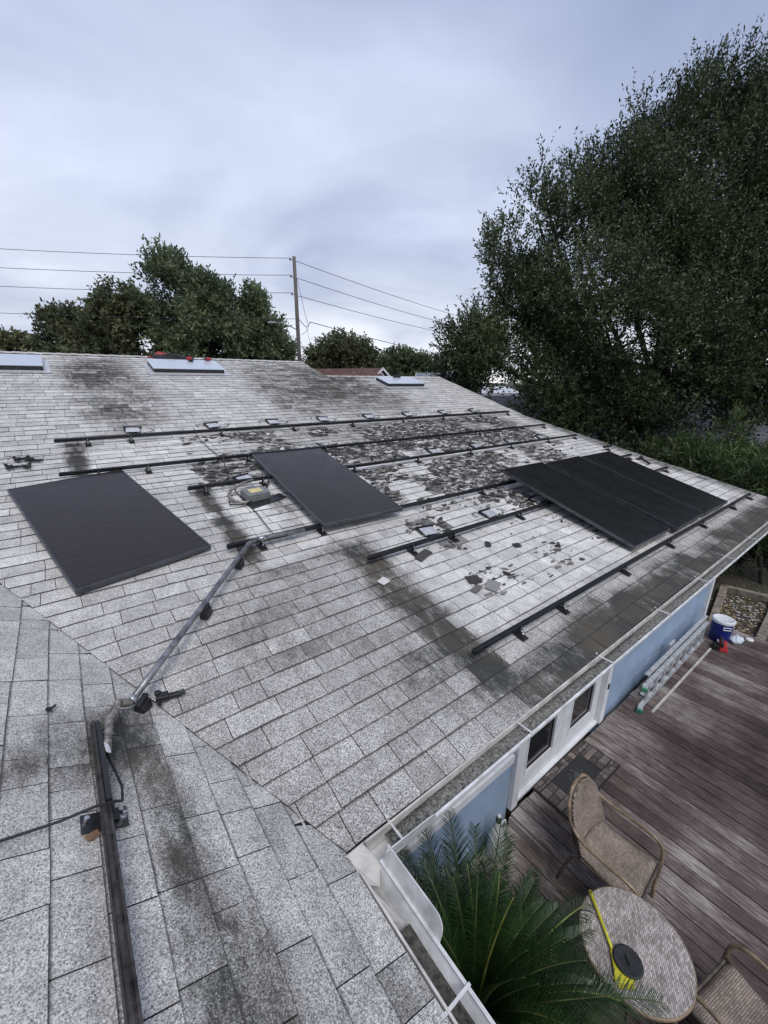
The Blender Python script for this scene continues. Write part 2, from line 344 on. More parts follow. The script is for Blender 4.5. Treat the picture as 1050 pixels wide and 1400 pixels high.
def leaf_mat(name, dark, light, trans=0.25, rough=0.5):
    m, nt, p, L = mat(name); at = N(nt, 'ShaderNodeAttribute', attribute_name='lf')
    sp = N(nt, 'ShaderNodeSeparateColor'); L(at.outputs['Color'], sp.inputs[0])
    rp = ramp(nt, [(0.0, dark), (1.0, light)]); L(sp.outputs[0], rp.inputs[0]); L(rp.outputs[0], p.inputs['Base Color'])
    p.inputs['Roughness'].default_value = rough; p.inputs['Specular IOR Level'].default_value = 0.3
    tr = N(nt, 'ShaderNodeBsdfTranslucent'); L(rp.outputs[0], tr.inputs[0])
    mx = N(nt, 'ShaderNodeMixShader', i_0=trans); L(p.outputs[0], mx.inputs[1]); L(tr.outputs[0], mx.inputs[2]); L(mx.outputs[0], nt.nodes['Material Output'].inputs[0])
leaf_mat('leaf_oak', (.019, .029, .014), (.115, .145, .062), .22)
leaf_mat('leaf_far', (.062, .086, .050), (.24, .29, .15), .3)
leaf_mat('leaf_far_olive', (.055, .068, .040), (.22, .235, .12), .3)
leaf_mat('leaf_shrub', (.024, .045, .018), (.11, .16, .055), .3)
leaf_mat('leaf_palm', (.008, .023, .008), (.038, .085, .025), .08, .35)
pbr('rachis', (.20, .22, .05), 0.5, var=.25)
pbr('rachis_dark', (.07, .09, .03), 0.5, var=.25)
pbr('dry_leaf', (.25, .19, .10), 0.8, var=.3)
def flake_mat():
    m, nt, p, L = mat('flake'); at = N(nt, 'ShaderNodeAttribute', attribute_name='lf')
    geo = N(nt, 'ShaderNodeNewGeometry'); ns = N(nt, 'ShaderNodeTexNoise', i_Scale=120.0, i_Detail=4.0, i_Roughness=0.7); L(geo.outputs['Position'], ns.inputs['Vector'])
    rp = ramp(nt, [(0.3, .65), (0.7, 1.35)]); L(ns.outputs[0], rp.inputs[0])
    mx = N(nt, 'ShaderNodeMix', data_type='RGBA', blend_type='MULTIPLY'); mx.inputs[0].default_value = 1; L(at.outputs['Color'], mx.inputs[6]); L(rp.outputs[0], mx.inputs[7])
    L(mx.outputs[2], p.inputs['Base Color']); p.inputs['Roughness'].default_value = 0.9; p.inputs['Specular IOR Level'].default_value = 0.2
flake_mat()
def ground_mat():
    m, nt, p, L = mat('ground_soil'); geo = N(nt, 'ShaderNodeNewGeometry'); P = geo.outputs['Position']
    a = N(nt, 'ShaderNodeTexNoise', i_Scale=0.5, i_Detail=6.0, i_Roughness=0.6); L(P, a.inputs['Vector'])
    b = N(nt, 'ShaderNodeTexNoise', i_Scale=25.0, i_Detail=6.0, i_Roughness=0.7); L(P, b.inputs['Vector'])
    r1 = ramp(nt, [(0.40, (.055, .043, .03)), (0.60, (.042, .06, .025))]); L(a.outputs[0], r1.inputs[0])
    r2 = ramp(nt, [(0.3, .35), (0.7, 1.6)]); L(b.outputs[0], r2.inputs[0])
    mx = N(nt, 'ShaderNodeMix', data_type='RGBA', blend_type='MULTIPLY'); mx.inputs[0].default_value = 1; L(r1.outputs[0], mx.inputs[6]); L(r2.outputs[0], mx.inputs[7])
    L(mx.outputs[2], p.inputs['Base Color']); p.inputs['Roughness'].default_value = 0.95
    bp = N(nt, 'ShaderNodeBump', i_Strength=0.7, i_Distance=0.03); L(b.outputs[0], bp.inputs['Height']); L(bp.outputs[0], p.inputs['Normal'])
ground_mat()

# ------------------------------------------------------------------ geometry of the place
A1, A2, A3 = R(12), R(17), R(25.7)         # lower roof, upper roof, near wing
EX, EY = 0.58, 1.01                        # inside corner of the eaves
YB = 5.8; ZB = (YB - EY) * math.tan(A1)
RAKE = 8.72; RIDGE1, RIDGE2, XSTEP = 9.76, 8.68, 5.02
DECK, GROUND = -2.3, -2.62
VK = math.tan(A1) / math.tan(A3)           # valley: EX - x = VK*(y-EY)
def zmain(y): return (y - EY) * math.tan(A1) if y <= YB else ZB + (y - YB) * math.tan(A2)
def znear(x): return (EX - x) * math.tan(A3)
def on_main(x, y, h=0):
    a = A1 if y <= YB else A2
    return (x, y - h * math.sin(a), zmain(y) + h * math.cos(a))
def rot_main(y, yaw=0): 
    return (Matrix.Rotation(A1 if y <= YB else A2, 3, 'X') @ Matrix.Rotation(yaw, 3, 'Z')).to_euler()
def on_near(x, y, h=0): return (x + h * math.sin(A3), y, znear(x) + h * math.cos(A3))
def rot_near(yaw=0): return (Matrix.Rotation(A3, 3, 'Y') @ Matrix.Rotation(yaw, 3, 'Z')).to_euler()
NRIDGE = -2.9

# ground
g = MB(); g.add([(-900, -900, GROUND), (900, -900, GROUND), (900, 900, GROUND), (-900, 900, GROUND)], [(0, 1, 2, 3)])
tag(g.build('ground', 'ground_soil'), kind='structure')

# ------------------------------------------------------------------ the house
house = thing('house', 'single-storey house with weathered grey shingle roof and blue walls beside the deck', 'house', (4, 4, GROUND))
HO = Vector((4, 4, GROUND))
def hpart(o): o.location = -HO; return o

rf = MB()
def slab(pts, t=0.09):
    n = len(pts); lo = [(x, y, z - t) for x, y, z in pts]
    rf.add(list(pts) + lo, [tuple(range(n)), tuple(range(n, 2 * n))[::-1]] + [(i, n + i, n + (i + 1) % n, (i + 1) % n) for i in range(n)])
D0 = -0.006
def pm(x, y): return (x, y, zmain(y) + D0)
def pn(x, y): return (x, y, znear(x) + D0)
def yv(x): return EY + (EX - x) / VK
def xv(y): return EX - VK * (y - EY)
zr = znear(NRIDGE)
yvr = YB + (zr - ZB) / math.tan(A2)      # where the wing's ridge meets the upper main slope
# break point of the valley line at the pitch change
xb = xv(YB)
slab([pm(EX, EY), pm(RAKE, EY), pm(RAKE, YB), pm(xb, YB)])
slab([pm(xb, YB), pm(RAKE, YB), pm(RAKE, RIDGE2), pm(XSTEP, RIDGE2), pm(XSTEP, RIDGE1), pm(-5.5, RIDGE1), pm(-5.5, yvr), pm(NRIDGE, yvr)])
slab([pn(EX, -3.0), pn(EX, EY), pn(xb, YB), (NRIDGE, yvr, zr + D0), pn(NRIDGE, -3.0)])
slab([(NRIDGE, -3.0, zr + D0), (NRIDGE, yvr, zr + D0), (-6.4, yvr, zr - 3.5 * math.tan(A3) + D0), (-6.4, -3.0, zr - 3.5 * math.tan(A3) + D0)])
zr1, zr2 = zmain(RIDGE1), zmain(RIDGE2)
slab([(-5.5, RIDGE1, zr1 + D0), (XSTEP, RIDGE1, zr1 + D0), (XSTEP, 14, zr1 - (14 - RIDGE1) * .3 + D0), (-5.5, 14, zr1 - (14 - RIDGE1) * .3 + D0)])
slab([(XSTEP, RIDGE2, zr2 + D0), (RAKE, RIDGE2, zr2 + D0), (RAKE, 13, zr2 - (13 - RIDGE2) * .3 + D0), (XSTEP, 13, zr2 - (13 - RIDGE2) * .3 + D0)])
roof = hpart(rf.build('roof', 'underlay', house))

# --- shingle tabs
def sg(x, a, b, s):   # soft box
    return 1 / (1 + np.exp(-(x - a) / s)) * 1 / (1 + np.exp((x - b) / s))
def vnoise(x, y, seed, f):
    # cheap value noise
    X, Y = x * f, y * f; xi, yi = np.floor(X).astype(int), np.floor(Y).astype(int); fx, fy = X - xi, Y - yi
    fx, fy = fx * fx * (3 - 2 * fx), fy * fy * (3 - 2 * fy)
    def h(i, j):
        n = (i * 374761393 + j * 668265263 + seed * 982451653) & 0xffffffff
        n = ((n ^ (n >> 13)) * 1274126177) & 0xffffffff
        return ((n ^ (n >> 16)) & 0xffff) / 65535.0
    return (h(xi, yi) * (1 - fx) + h(xi + 1, yi) * fx) * (1 - fy) + (h(xi, yi + 1) * (1 - fx) + h(xi + 1, yi + 1) * fx) * fy
def surf_main(x, y):
    n1, n2, n3 = vnoise(x, y, 1, 1.3), vnoise(x, y, 2, 3.1), vnoise(x, y, 3, 0.6)
    # footprint the array used to shade
    fp = np.maximum.reduce([sg(x, -.05, 8.45, .07) * sg(y, 4.5, 6.15, .10), sg(x, .98, 8.45, .07) * sg(y, 2.95, 4.8, .08), sg(x, 1.98, 8.45, .09) * sg(y, 1.45, 3.1, .06)])
    clean = 0.10 + 0.80 * fp + 0.22 * (n1 - .5)
    up = sg(y, 6.1, 20, .08)
    clean = np.where(y > YB, np.maximum(clean, 0.5 * up + .15 * (n2 - .5)), clean)
    left = sg(x, -9, 1.0, .25) * sg(y, 2.6, 6.2, .4); clean = np.maximum(clean, .62 * left)
    st = .52 * np.clip((n1 * .6 + n3 * .4 - .32) * 2.4, 0, 1) * (1 - fp) * sg(y, 0, 3.4, .4) * sg(x, .3, 9, .3)
    st = np.maximum(st, .95 * sg(x, .0, .17, .025) * sg(y, 5.05, 6.0, .05))
    st = np.maximum(st, .80 * sg(x, -.05, .22, .04) * sg(y, 4.7, 5.05, .06) * n2)
    st = np.maximum(st, .95 * sg(x, .96, 1.10, .03) * sg(y, 2.95, 4.55, .05))
    st = np.maximum(st, .72 * sg(x, .95, 2.1, .07) * sg(y, 2.72, 2.95, .05) * (.35 + .9 * n2))
    st = np.maximum(st, .85 * sg(x, 1.66, 2.03, .05) * sg(y, 1.0, 3.0, .10) * (.6 + .5 * n2))
    st = np.maximum(st, .42 * sg(x, 1.15, 1.8, .15) * sg(y, 1.2, 2.7, .2) * (.3 + n1))
    st = np.maximum(st, .86 * sg(x, 1.9, 9.5, .15) * sg(y, .8, 1.28, .04) * (.46 + .75 * n2))
    st = np.maximum(st, .70 * sg(x, 1.9, 9.5, .2) * sg(y, .8, 1.17, .04))
    st = np.maximum(st, .40 * sg(x, 8.35, 9.5, .08) * sg(y, 1, 6, .3))
    # upper slope: algae streaks with bright runs below the metal of the skylights
    run = np.maximum.reduce([sg(x, -1.4, .15, .12), .95 * sg(x, 1.35, 2.95, .16), sg(x, 6.1, 8.9, .2)])
    upd = sg(y, 6.35, 9.6, .22) * (1 - run)
    st = np.maximum(st, upd * (.30 + .34 * n1))
    st = np.maximum(st, .5 * sg(y, 6.5, 8.9, .25) * sg(x, .45, 1.25, .12) * (.6 + .5 * n2))
    st = np.maximum(st, .40 * sg(y, 6.3, 8.2, .2) * sg(x, 5.0, 6.4, .2))
    st = np.maximum(st, .5 * sg(x, 1.1, 7.4, .3) * sg(y, 3.0, 6.05, .08) * np.clip((n2 - .45) * 2, 0, 1))
    st = np.maximum(st, .40 * sg(x, 1.5, 8.2, .3) * sg(y, 5.1, 6.1, .06) * (.6 + .6 * n2))
    clean = clean * (1 - .3 * sg(y, 0, 2.6, .4) * (1 - fp))
    return clean, st
def surf_near(x, y):
    n1, n2 = vnoise(x, y, 5, 1.7), vnoise(x, y, 6, 4.3)
    clean = .30 + .22 * (n1 - .5) + .18 * sg(x, -3, -.12, .06)
    st = .34 * np.clip((n1 - .40) * 2, 0, 1)
    st = np.maximum(st, .66 * sg(x, .0, .15, .025) * sg(y, -.5, 1.75, .1) * (.62 + .5 * n2))
    st = np.maximum(st, .75 * sg(x, -.45, .12, .04) * sg(y, 1.60, 2.02, .06) * (.5 + .6 * n2))
    st = np.maximum(st, .55 * sg(x, .10, .24, .02) * sg(y, .45, 1.05, .05))
    st = np.maximum(st, .48 * sg(x, .25, .6, .04) * sg(y, -.5, .75, .08) * (.3 + .9 * n2))
    st = np.maximum(st, .35 * sg(x, .16, .6, .04) * sg(y, .9, 1.35, .1) * n1)
    return clean, st

def dens(x, y):
    d = 0
    if 1.2 < x < 7.6 and 4.42 < y < 5.95: d = .9 if x > 1.9 else .5
    if 1.1 < x < 1.75 and 4.4 < y < 4.95: d = .95
    if 2.62 < x < 5.6 and 3.25 < y < 4.28: d = 1.0
    if 5.6 <= x < 7.5 and 3.6 < y < 4.28: d = .35
    if 2.62 < x < 4.5 and 2.62 < y < 3.2: d = .75 if x > 2.9 or y > 2.9 else .2
    if 2.4 < x < 4.3 and 2.15 < y < 2.55: d = .45
    if 2.2 < x < 3.0 and 1.75 < y < 2.3: d = .30
    if 3.2 < x < 4.6 and 1.7 < y < 2.4: d = .18
    n = float(vnoise(np.array(x), np.array(y), 21, 2.2))
    return d * min(1, max(0, (n - .22) * 2.4))
EXPO = 0.1345
TABS = []   # (V, F, MI, COL, area)
def proj(Pw):
    d = Pw - CAM; a = d @ FWD
    return 525 + FPX * (d @ RGT) / a, 700 - FPX * (d @ UPV) / a, a
def make_tab(place, surf, ul0, ul1, ur0, ur1, s0, s1, thick, tone, left_fn=None):
    """ul0/ul1: left u at butt/head, ur0/ur1 right; place(u, s, h) -> Nx3"""
    nu = max(2, int(math.ceil(max(ur0 - ul0, ur1 - ul1) / .085)) + 1); ns = 3 if left_fn is None else 9
    tu = np.linspace(0, 1, nu); ts = np.linspace(0, 1, ns)
    TU, TS = np.meshgrid(tu, ts)     # ns x nu
    s = s0 + TS * (s1 - s0)
    l = ul0 + TS * (ul1 - ul0) if left_fn is None else left_fn(s); r = ur0 + TS * (ur1 - ur0)
    u = l + TU * (r - l)
    curl = thick + 0.0008 * np.sin(u * 23 + s0 * 9)
    h = curl * (1 - TS) + 0.0015 * TS
    top = place(u.ravel(), s.ravel(), h.ravel())
    n = nu * ns
    F = []; MI = []
    for j in range(ns - 1):
        for i in range(nu - 1):
            F.append((j * nu + i, j * nu + i + 1, (j + 1) * nu + i + 1, (j + 1) * nu + i)); MI.append(0)
    # edges: butt, left, right (own vertices)
    bu = u[0]; bt = place(bu, s[0], h[0] - .0002); bb = place(bu, s[0], np.full(nu, -.004))
    V = [top, bt, bb]; o = n
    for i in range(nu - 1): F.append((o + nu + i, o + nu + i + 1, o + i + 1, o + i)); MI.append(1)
    o += 2 * nu
    for side, rev in ((0, False), (nu - 1, True)):
        a = place(u[:, side], s[:, side], h[:, side] - .0002); b = place(u[:, side], s[:, side], np.full(ns, -.004))
        V += [a, b]
        for j in range(ns - 1):
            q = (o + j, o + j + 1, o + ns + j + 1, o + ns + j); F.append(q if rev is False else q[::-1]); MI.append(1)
        o += 2 * ns
    V = np.concatenate(V)
    clean, st = surf(top)
    jit = rnd.gauss(0, .055); st = np.clip(st * (1 + 2.0 * jit) + (jit * .35 if st.mean() > .12 else 0), 0, 1)
    cxm, cym = float(top[:, 0].mean()), float(top[:, 1].mean())
    if surf is SM and 1.1 < cxm < 7.7 and 2.3 < cym < 6.0 and dens(cxm, cym) > .25 and rnd.random() < .5: tone *= rnd.uniform(.28, .62)
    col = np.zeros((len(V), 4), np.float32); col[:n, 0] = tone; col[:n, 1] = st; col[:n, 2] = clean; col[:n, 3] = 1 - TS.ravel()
    px, py, dp = proj(top[[0, nu - 1, n - 1, n - nu]])
    area = 0
    if (dp > .1).all() and px.max() > 0 and px.min() < 1050 and py.max() > 0 and py.min() < 1400:
        pxc, pyc = np.clip(px, 0, 1050), np.clip(py, 0, 1400)
        area = abs(sum(pxc[i] * pyc[(i + 1) % 4] - pxc[(i + 1) % 4] * pyc[i] for i in range(4))) / 2
    TABS.append((V, np.array(F, np.int32), MI, col, area))

def place_low(u, s, h):
    s = s + .006 * np.sin(u * 1.7 + 1) + .004 * np.sin(u * 4.1) * np.clip(s, 0, 1)
    return np.stack([u, EY + s * math.cos(A1) - h * math.sin(A1), s * math.sin(A1) + h * math.cos(A1)], 1)
def place_up(u, s, h):
    s = s + .006 * np.sin(u * 1.3 + 2)
    return np.stack([u, YB + s * math.cos(A2) - h * math.sin(A2), ZB + s * math.sin(A2) + h * math.cos(A2)], 1)
def place_near(u, s, h):   # u = y
    s = s + .003 * np.sin(u * 3.7)
    return np.stack([EX - s * math.cos(A3) + h * math.sin(A3), u, s * math.sin(A3) + h * math.cos(A3)], 1)
SM = lambda P: surf_main(P[:, 0], P[:, 1])
SN = lambda P: surf_near(P[:, 0], P[:, 1])
JIT = {}
def tabs_row(u0, u1):
    out = []; u = u0 - rnd.random() * .25
    while u < u1:
        w = rnd.choice([.13, .16, .2, .22, .25, .28, .3, .33]) * rnd.uniform(.92, 1.08); out.append((u, u + w)); JIT[round(u, 6)] = rnd.uniform(-.004, .004); u += w
    return out
SMAX = (YB - EY) / math.cos(A1)
nk = int(SMAX / EXPO)
for k in range(nk + 1):
    s0 = k * EXPO - (.012 if k == 0 else 0); s1 = (k + 1) * EXPO + .012
    if k == nk: s1 = SMAX + .01
    v0 = xv(EY + s0 * math.cos(A1)) + .014; v1 = xv(EY + s1 * math.cos(A1)) + .014
    for a, b in tabs_row(v1, RAKE + .02):
        ja, jb_ = JIT.get(round(a, 6), 0), JIT.get(round(b, 6), 0); b = min(b, RAKE + .02)
        if b < v1 + .012 or b - a < .04: continue
        gp = .0019
        lf_ = None if a + gp > v0 + .01 else (lambda s, a=a, b=b: np.maximum(a + gp, np.minimum(xv(EY + s * math.cos(A1)) + .014, b - .012)))
        make_tab(place_low, SM, max(a + gp + ja, min(v0, b - .012)), max(a + gp, v1), b - gp + jb_ if b < RAKE else b, b - gp if b < RAKE else b, s0 + rnd.uniform(-.003, .002), s1, rnd.uniform(.004, .008), rnd.gauss(.97, .07), left_fn=lf_)
for k in range(40):
    s0 = k * EXPO - .006; s1 = (k + 1) * EXPO + .012; y0 = YB + s0 * math.cos(A2)
    if y0 > RIDGE1 - .03: break
    vx = EX - (ZB + s0 * math.sin(A2)) / math.tan(A3)
    lim = RAKE + .02 if y0 < RIDGE2 - .03 else XSTEP + .01
    ytop = RIDGE2 if False else RIDGE1
    smax = (RIDGE1 - YB) / math.cos(A2)
    vx = max(vx, -4.0)
    for a, b in tabs_row(vx, lim):
        b = min(b, lim)
        if b < vx + .03 or b - a < .04: continue
        top = smax if b <= XSTEP + .01 else (RIDGE2 - YB) / math.cos(A2)
        s1_ = min(s1, top)
        if s1_ - s0 < .02: continue
        gp = .0022
        make_tab(place_up, SM, max(a + gp, vx), max(a + gp, vx), b - gp, b - gp, s0 + rnd.uniform(-.004, .003), s1_, rnd.uniform(.005, .009), rnd.gauss(1, .08))
SN_MAX = (EX - NRIDGE) / math.cos(A3)
for k in range(int(SN_MAX / EXPO) + 1):
    s0 = k * EXPO - (.012 if k == 0 else 0); s1 = min((k + 1) * EXPO + .012, SN_MAX)
    x0, x1 = EX - s0 * math.cos(A3), EX - s1 * math.cos(A3)
    def yval(x):
        y = yv(x)
        if y > YB: y = YB + (znear(x) - ZB) / math.tan(A2)
        return y + .16
    e0, e1 = yval(x0), yval(x1)
    for a, b in tabs_row(-2.6, e1):
        gp = .0019; ja, jb_ = JIT.get(round(a, 6), 0), JIT.get(round(b, 6), 0)
        b0, b1 = min(b - gp + jb_, e0), min(b - gp, e1)
        if b0 - a < .02: b0 = a + .021
        make_tab(place_near, SN, a + gp + ja, a + gp, b0, b1, s0 + rnd.uniform(-.003, .002), s1, rnd.uniform(.004, .008), rnd.gauss(.97, .07))
order = sorted(range(len(TABS)), key=lambda i: -TABS[i][4])
big = order[:300]; rest = order[300:]
for i in big:
    V, F, MI, col, _ = TABS[i]; c = V.mean(0)
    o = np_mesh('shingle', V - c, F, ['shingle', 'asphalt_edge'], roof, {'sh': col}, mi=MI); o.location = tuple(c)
VV, FF, MM, CC = [], [], [], []; off = 0
for i in rest:
    V, F, MI, col, _ = TABS[i]; VV.append(V); FF.append(F + off); MM += MI; CC.append(col); off += len(V)
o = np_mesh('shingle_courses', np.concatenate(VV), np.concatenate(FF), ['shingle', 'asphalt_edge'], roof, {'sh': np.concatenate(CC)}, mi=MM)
tag(o, kind='stuff')
# ridge caps
def cap_row(xa, xb, y, z, a):
    x = xa
    while x < xb - .05:
        V = []; 
        for dx in (0, .24):
            lift = .016 if dx == 0 else .004
            for dy in (-.12, -.06, -.015, .015, .06, .12): V.append((min(x + dx, xb), y + dy, z - max(abs(dy) - .01, 0) * math.tan(a) + lift + .004))
        F = [(i, 6 + i, 7 + i, 1 + i) for i in range(5)]
        V2 = [(vx, vy, vz - .014) for vx, vy, vz in V[:6]]
        V += V2; F += [(i, 1 + i, 13 + i, 12 + i) for i in range(5)]
        col = np.zeros((18, 4)); cl, st = surf_main(np.array([v[0] for v in V]), np.array([v[1] for v in V])); col[:, 0] = rnd.gauss(1, .07); col[:, 1] = st * .6; col[:, 2] = .62; col[:, 3] = 1
        V = np.array(V); c = V.mean(0)
        q = np_mesh('ridge_cap', V - c, F, 'shingle', roof, {'sh': col}); q.location = tuple(c)
        x += .2
cap_row(-1.2, XSTEP, RIDGE1, zr1, A2); cap_row(XSTEP + .02, RAKE, RIDGE2, zr2, A2)
# drip edge strips and fascia
tr = MB()
tr.bar((EX + .1, EY - .022, -.012), (RAKE + .02, EY - .022, -.012), .008, .035)
tr.bar((EX + .022, -3, -.012), (EX + .022, EY - .1, -.012), .008, .035)
hpart(tr.build('drip_edge', 'old_white', house))
fa = MB()
fa.bar((EX - .02, EY + .035, -.12), (RAKE - .02, EY + .035, -.12), .024, .15)
fa.bar((EX - .035, -3, -.12), (EX - .035, EY + .02, -.12), .024, .15)
hpart(fa.build('fascia', 'white_paint', house))
rk = MB()
for (ya, yb_) in ((EY, YB), (YB, RIDGE2)):
    rk.bar((RAKE - .012, ya, zmain(ya) - .085), (RAKE - .012, yb_, zmain(yb_) - .085), .03, .14)
hpart(rk.build('rake_board', 'white_paint', house))
so = MB(); so.add([(EX - .3, EY + .05, -.17), (RAKE - .03, EY + .05, -.17), (RAKE - .03, 1.70, -.17), (EX - .3, 1.70, -.17)], [(0, 3, 2, 1)])
so.add([(EX - .62, -3, -.172), (EX - .05, -3, -.172), (EX - .05, 1.04, -.172), (EX - .62, 1.04, -.172)], [(0, 3, 2, 1)])
hpart(so.build('soffit', 'soffit', house))

# gutters: a K-profile swept along the two eaves, mitred at the inside corner
GW = .115
prof = [(0.0, -.005), (0.0, -.10), (.06, -.104), (.085, -.075), (.098, -.03), (GW, -.012), (GW, .004), (GW - .012, .005), (GW - .012, 0.0), (GW - .004, -.004), (GW - .018, -.03), (.078, -.07), (.056, -.098), (.004, -.094), (.004, -.005)]
def gutter(path_fn, n):
    mb = MB(); k = len(prof); vs = []
    for i in range(n):
        for d, z in prof: vs.append(path_fn(i, d, z))
    fs = [(i * k + j, i * k + (j + 1) % k, (i + 1) * k + (j + 1) % k, (i + 1) * k + j) for i in range(n - 1) for j in range(k)]
    fs += [tuple(range(k)), tuple((n - 1) * k + j for j in range(k))[::-1]]
    return mb.add(vs, fs)
GY, GX = EY - .004, EX + .004
gut1 = hpart(gutter(lambda i, d, z: ((GX + d, RAKE + .03)[i], GY - d, z - .012), 2).build('gutter', 'white_metal', house))
gut2 = hpart(gutter(lambda i, d, z: (GX + d, (GY - d, -3.0)[i], z - .012), 2).build('gutter', 'white_metal', house))
def strip(mb, fn, us, ds, mi=0):
    o = len(us); vs = [fn(u, d) for u in us for d in ds]; k = len(ds)
    mb.add(vs, [(i * k + j, i * k + j + 1, (i + 1) * k + j + 1, (i + 1) * k + j) for i in range(o - 1) for j in range(k - 1)], mi)
sed = MB()
us = np.arange(EX + .21, RAKE + .02, .05); ds = np.linspace(.004, .102, 7)
strip(sed, lambda u, d: (u, GY - d, -.026 - .014 * float(vnoise(np.array(u), np.array(d), 9, 6)) - .016 * math.exp(-((d - .01) / .012) ** 2) * (1 + math.sin(u * 3)) - .006 * abs(d - .06) / .04), us, ds)
sed.mi = 1
us2 = np.arange(-3, EY - .27, .05)
strip(sed, lambda u, d: (GX + d, u, -.045 - .02 * float(vnoise(np.array(u), np.array(d), 8, 7)) - .012 * abs(d - .05) / .05), us2, np.linspace(.004, .094, 6), 1)
tag(hpart(sed.build('gutter_sediment', ['sediment', 'sediment_dark'], house, smooth=True)), kind='stuff')
st0 = MB(); st0.box((0, 0, -.004), (.010, GW + .004, .003)); st0.box((0, GW / 2 + .004, .003), (.012, .010, .010))
first = None
for x in (.81, 1.71, 2.655, 3.655, 4.596, 5.46, 6.4, 7.35, 8.3):
    if first is None: first = o = st0.build('gutter_strap', 'white_metal', gut1)
    else: o = bpy.data.objects.new('gutter_strap', first.data); COL.objects.link(o); o.parent = gut1
    o.location = (x, GY - GW / 2, .004)
for y in (.45, -.5, -1.4):
    o = bpy.data.objects.new('gutter_strap', first.data); COL.objects.link(o); o.parent = gut2; o.location = (GX + GW / 2, y, .004); o.rotation_euler = (0, 0, R(90))
# white splash guard bent round the inside corner of the gutter
sgd = MB(); cx, cy = GX + GW, GY - GW; H = .07
def plate(pts, nrm, t=.004):
    n = len(pts); nv = Vector(nrm) * t
    sgd.add([Vector(p) for p in pts] + [Vector(p) + nv for p in pts], [tuple(range(n)), tuple(range(n, 2 * n))[::-1]] + [(i, n + i, n + (i + 1) % n, (i + 1) % n) for i in range(n)])
def round_end(L_, rr=.045):
    return [(0, -.015), (L_, -.015)] + [(L_ - rr + rr * math.cos(t), H - rr + rr * math.sin(t)) for t in np.linspace(0, math.pi / 2, 7)] + [(0, H)]
plate([(cx + u, cy + .002 - u * .03 - h * .25, h) for u, h in round_end(.27)], (0, -1, 0))
plate([(cx + .002 + h * .25, cy - u, h) for u, h in round_end(.31)], (1, 0, 0))
hpart(sgd.build('splash_guard', 'white_metal', house))
# peeling pale sealant and bent metal at the mitre
ml = MB()
ml.add([(EX + .002, EY - .02, .004), (EX + .09, EY - .012, -.004), (EX + .115, EY - .10, -.03), (EX + .07, EY - .16, -.045), (EX + .012, EY - .13, -.012), (EX + .03, EY - .07, -.02)], [(0, 5, 1), (1, 5, 2), (2, 5, 3), (3, 5, 4), (4, 5, 0)])
ml.add([(EX + .004, EY - .13, -.004), (EX + .035, EY - .17, -.02), (EX + .075, EY - .30, -.05), (EX + .02, EY - .27, -.02)], [(0, 1, 2, 3)])
hpart(ml.build('mitre_flashing', 'old_white', house))

# walls below the eave
WY = 1.64
for xa, xb_ in ((-.5, 2.86), (4.80, 8.54)):
    wl = MB(); wl.box(((xa + xb_) / 2, WY + .06, -1.4), (xb_ - xa, .1, 2.42)); hpart(wl.build('wall', 'blue_wall', house))
wl2 = MB(); wl2.box((.0, -1.0, -1.4), (.1, 5.2, 2.42)); hpart(wl2.build('wall', 'blue_wall', house))
we = MB(); we.add([(xx, yy, zz) for xx in (8.53, 8.63) for yy, zz in ((1.72, GROUND), (12.5, GROUND), (12.5, -.2), (RIDGE2, zr2 - .15), (YB, ZB - .13), (1.72, -.02))], [(0, 1, 2, 3, 4, 5), (11, 10, 9, 8, 7, 6)] + [(i, 6 + i, 6 + (i + 1) % 6, (i + 1) % 6) for i in range(6)]); hpart(we.build('wall', 'blue_wall', house))
for (xa, xb_) in ((2.87, 2.97), (4.68, 4.79), (8.53, 8.64)):
    t = MB(); t.box(((xa + xb_) / 2, WY + .03, -1.245), (xb_ - xa, .14, 2.11)); hpart(t.build('post', 'white_paint', house, bevel=.004))
t = MB(); t.box((2.13, WY - .005, -1.62), (1.44, .03, .09)); hpart(t.build('window_sill', 'white_paint', house, bevel=.003))
t = MB(); t.box((2.0, WY + .004, -1.2), (1.1, .02, .74)); wn = hpart(t.build('window', 'white_paint', house))
t = MB(); t.box((2.0, WY - .008, -1.2), (.98, .004, .62)); t.build('pane', 'pane', wn)
t = MB(); t.box((3.825, WY + .09, -1.245), (1.7, .02, 2.11)); hpart(t.build('door_backing', 'white_paint', house))
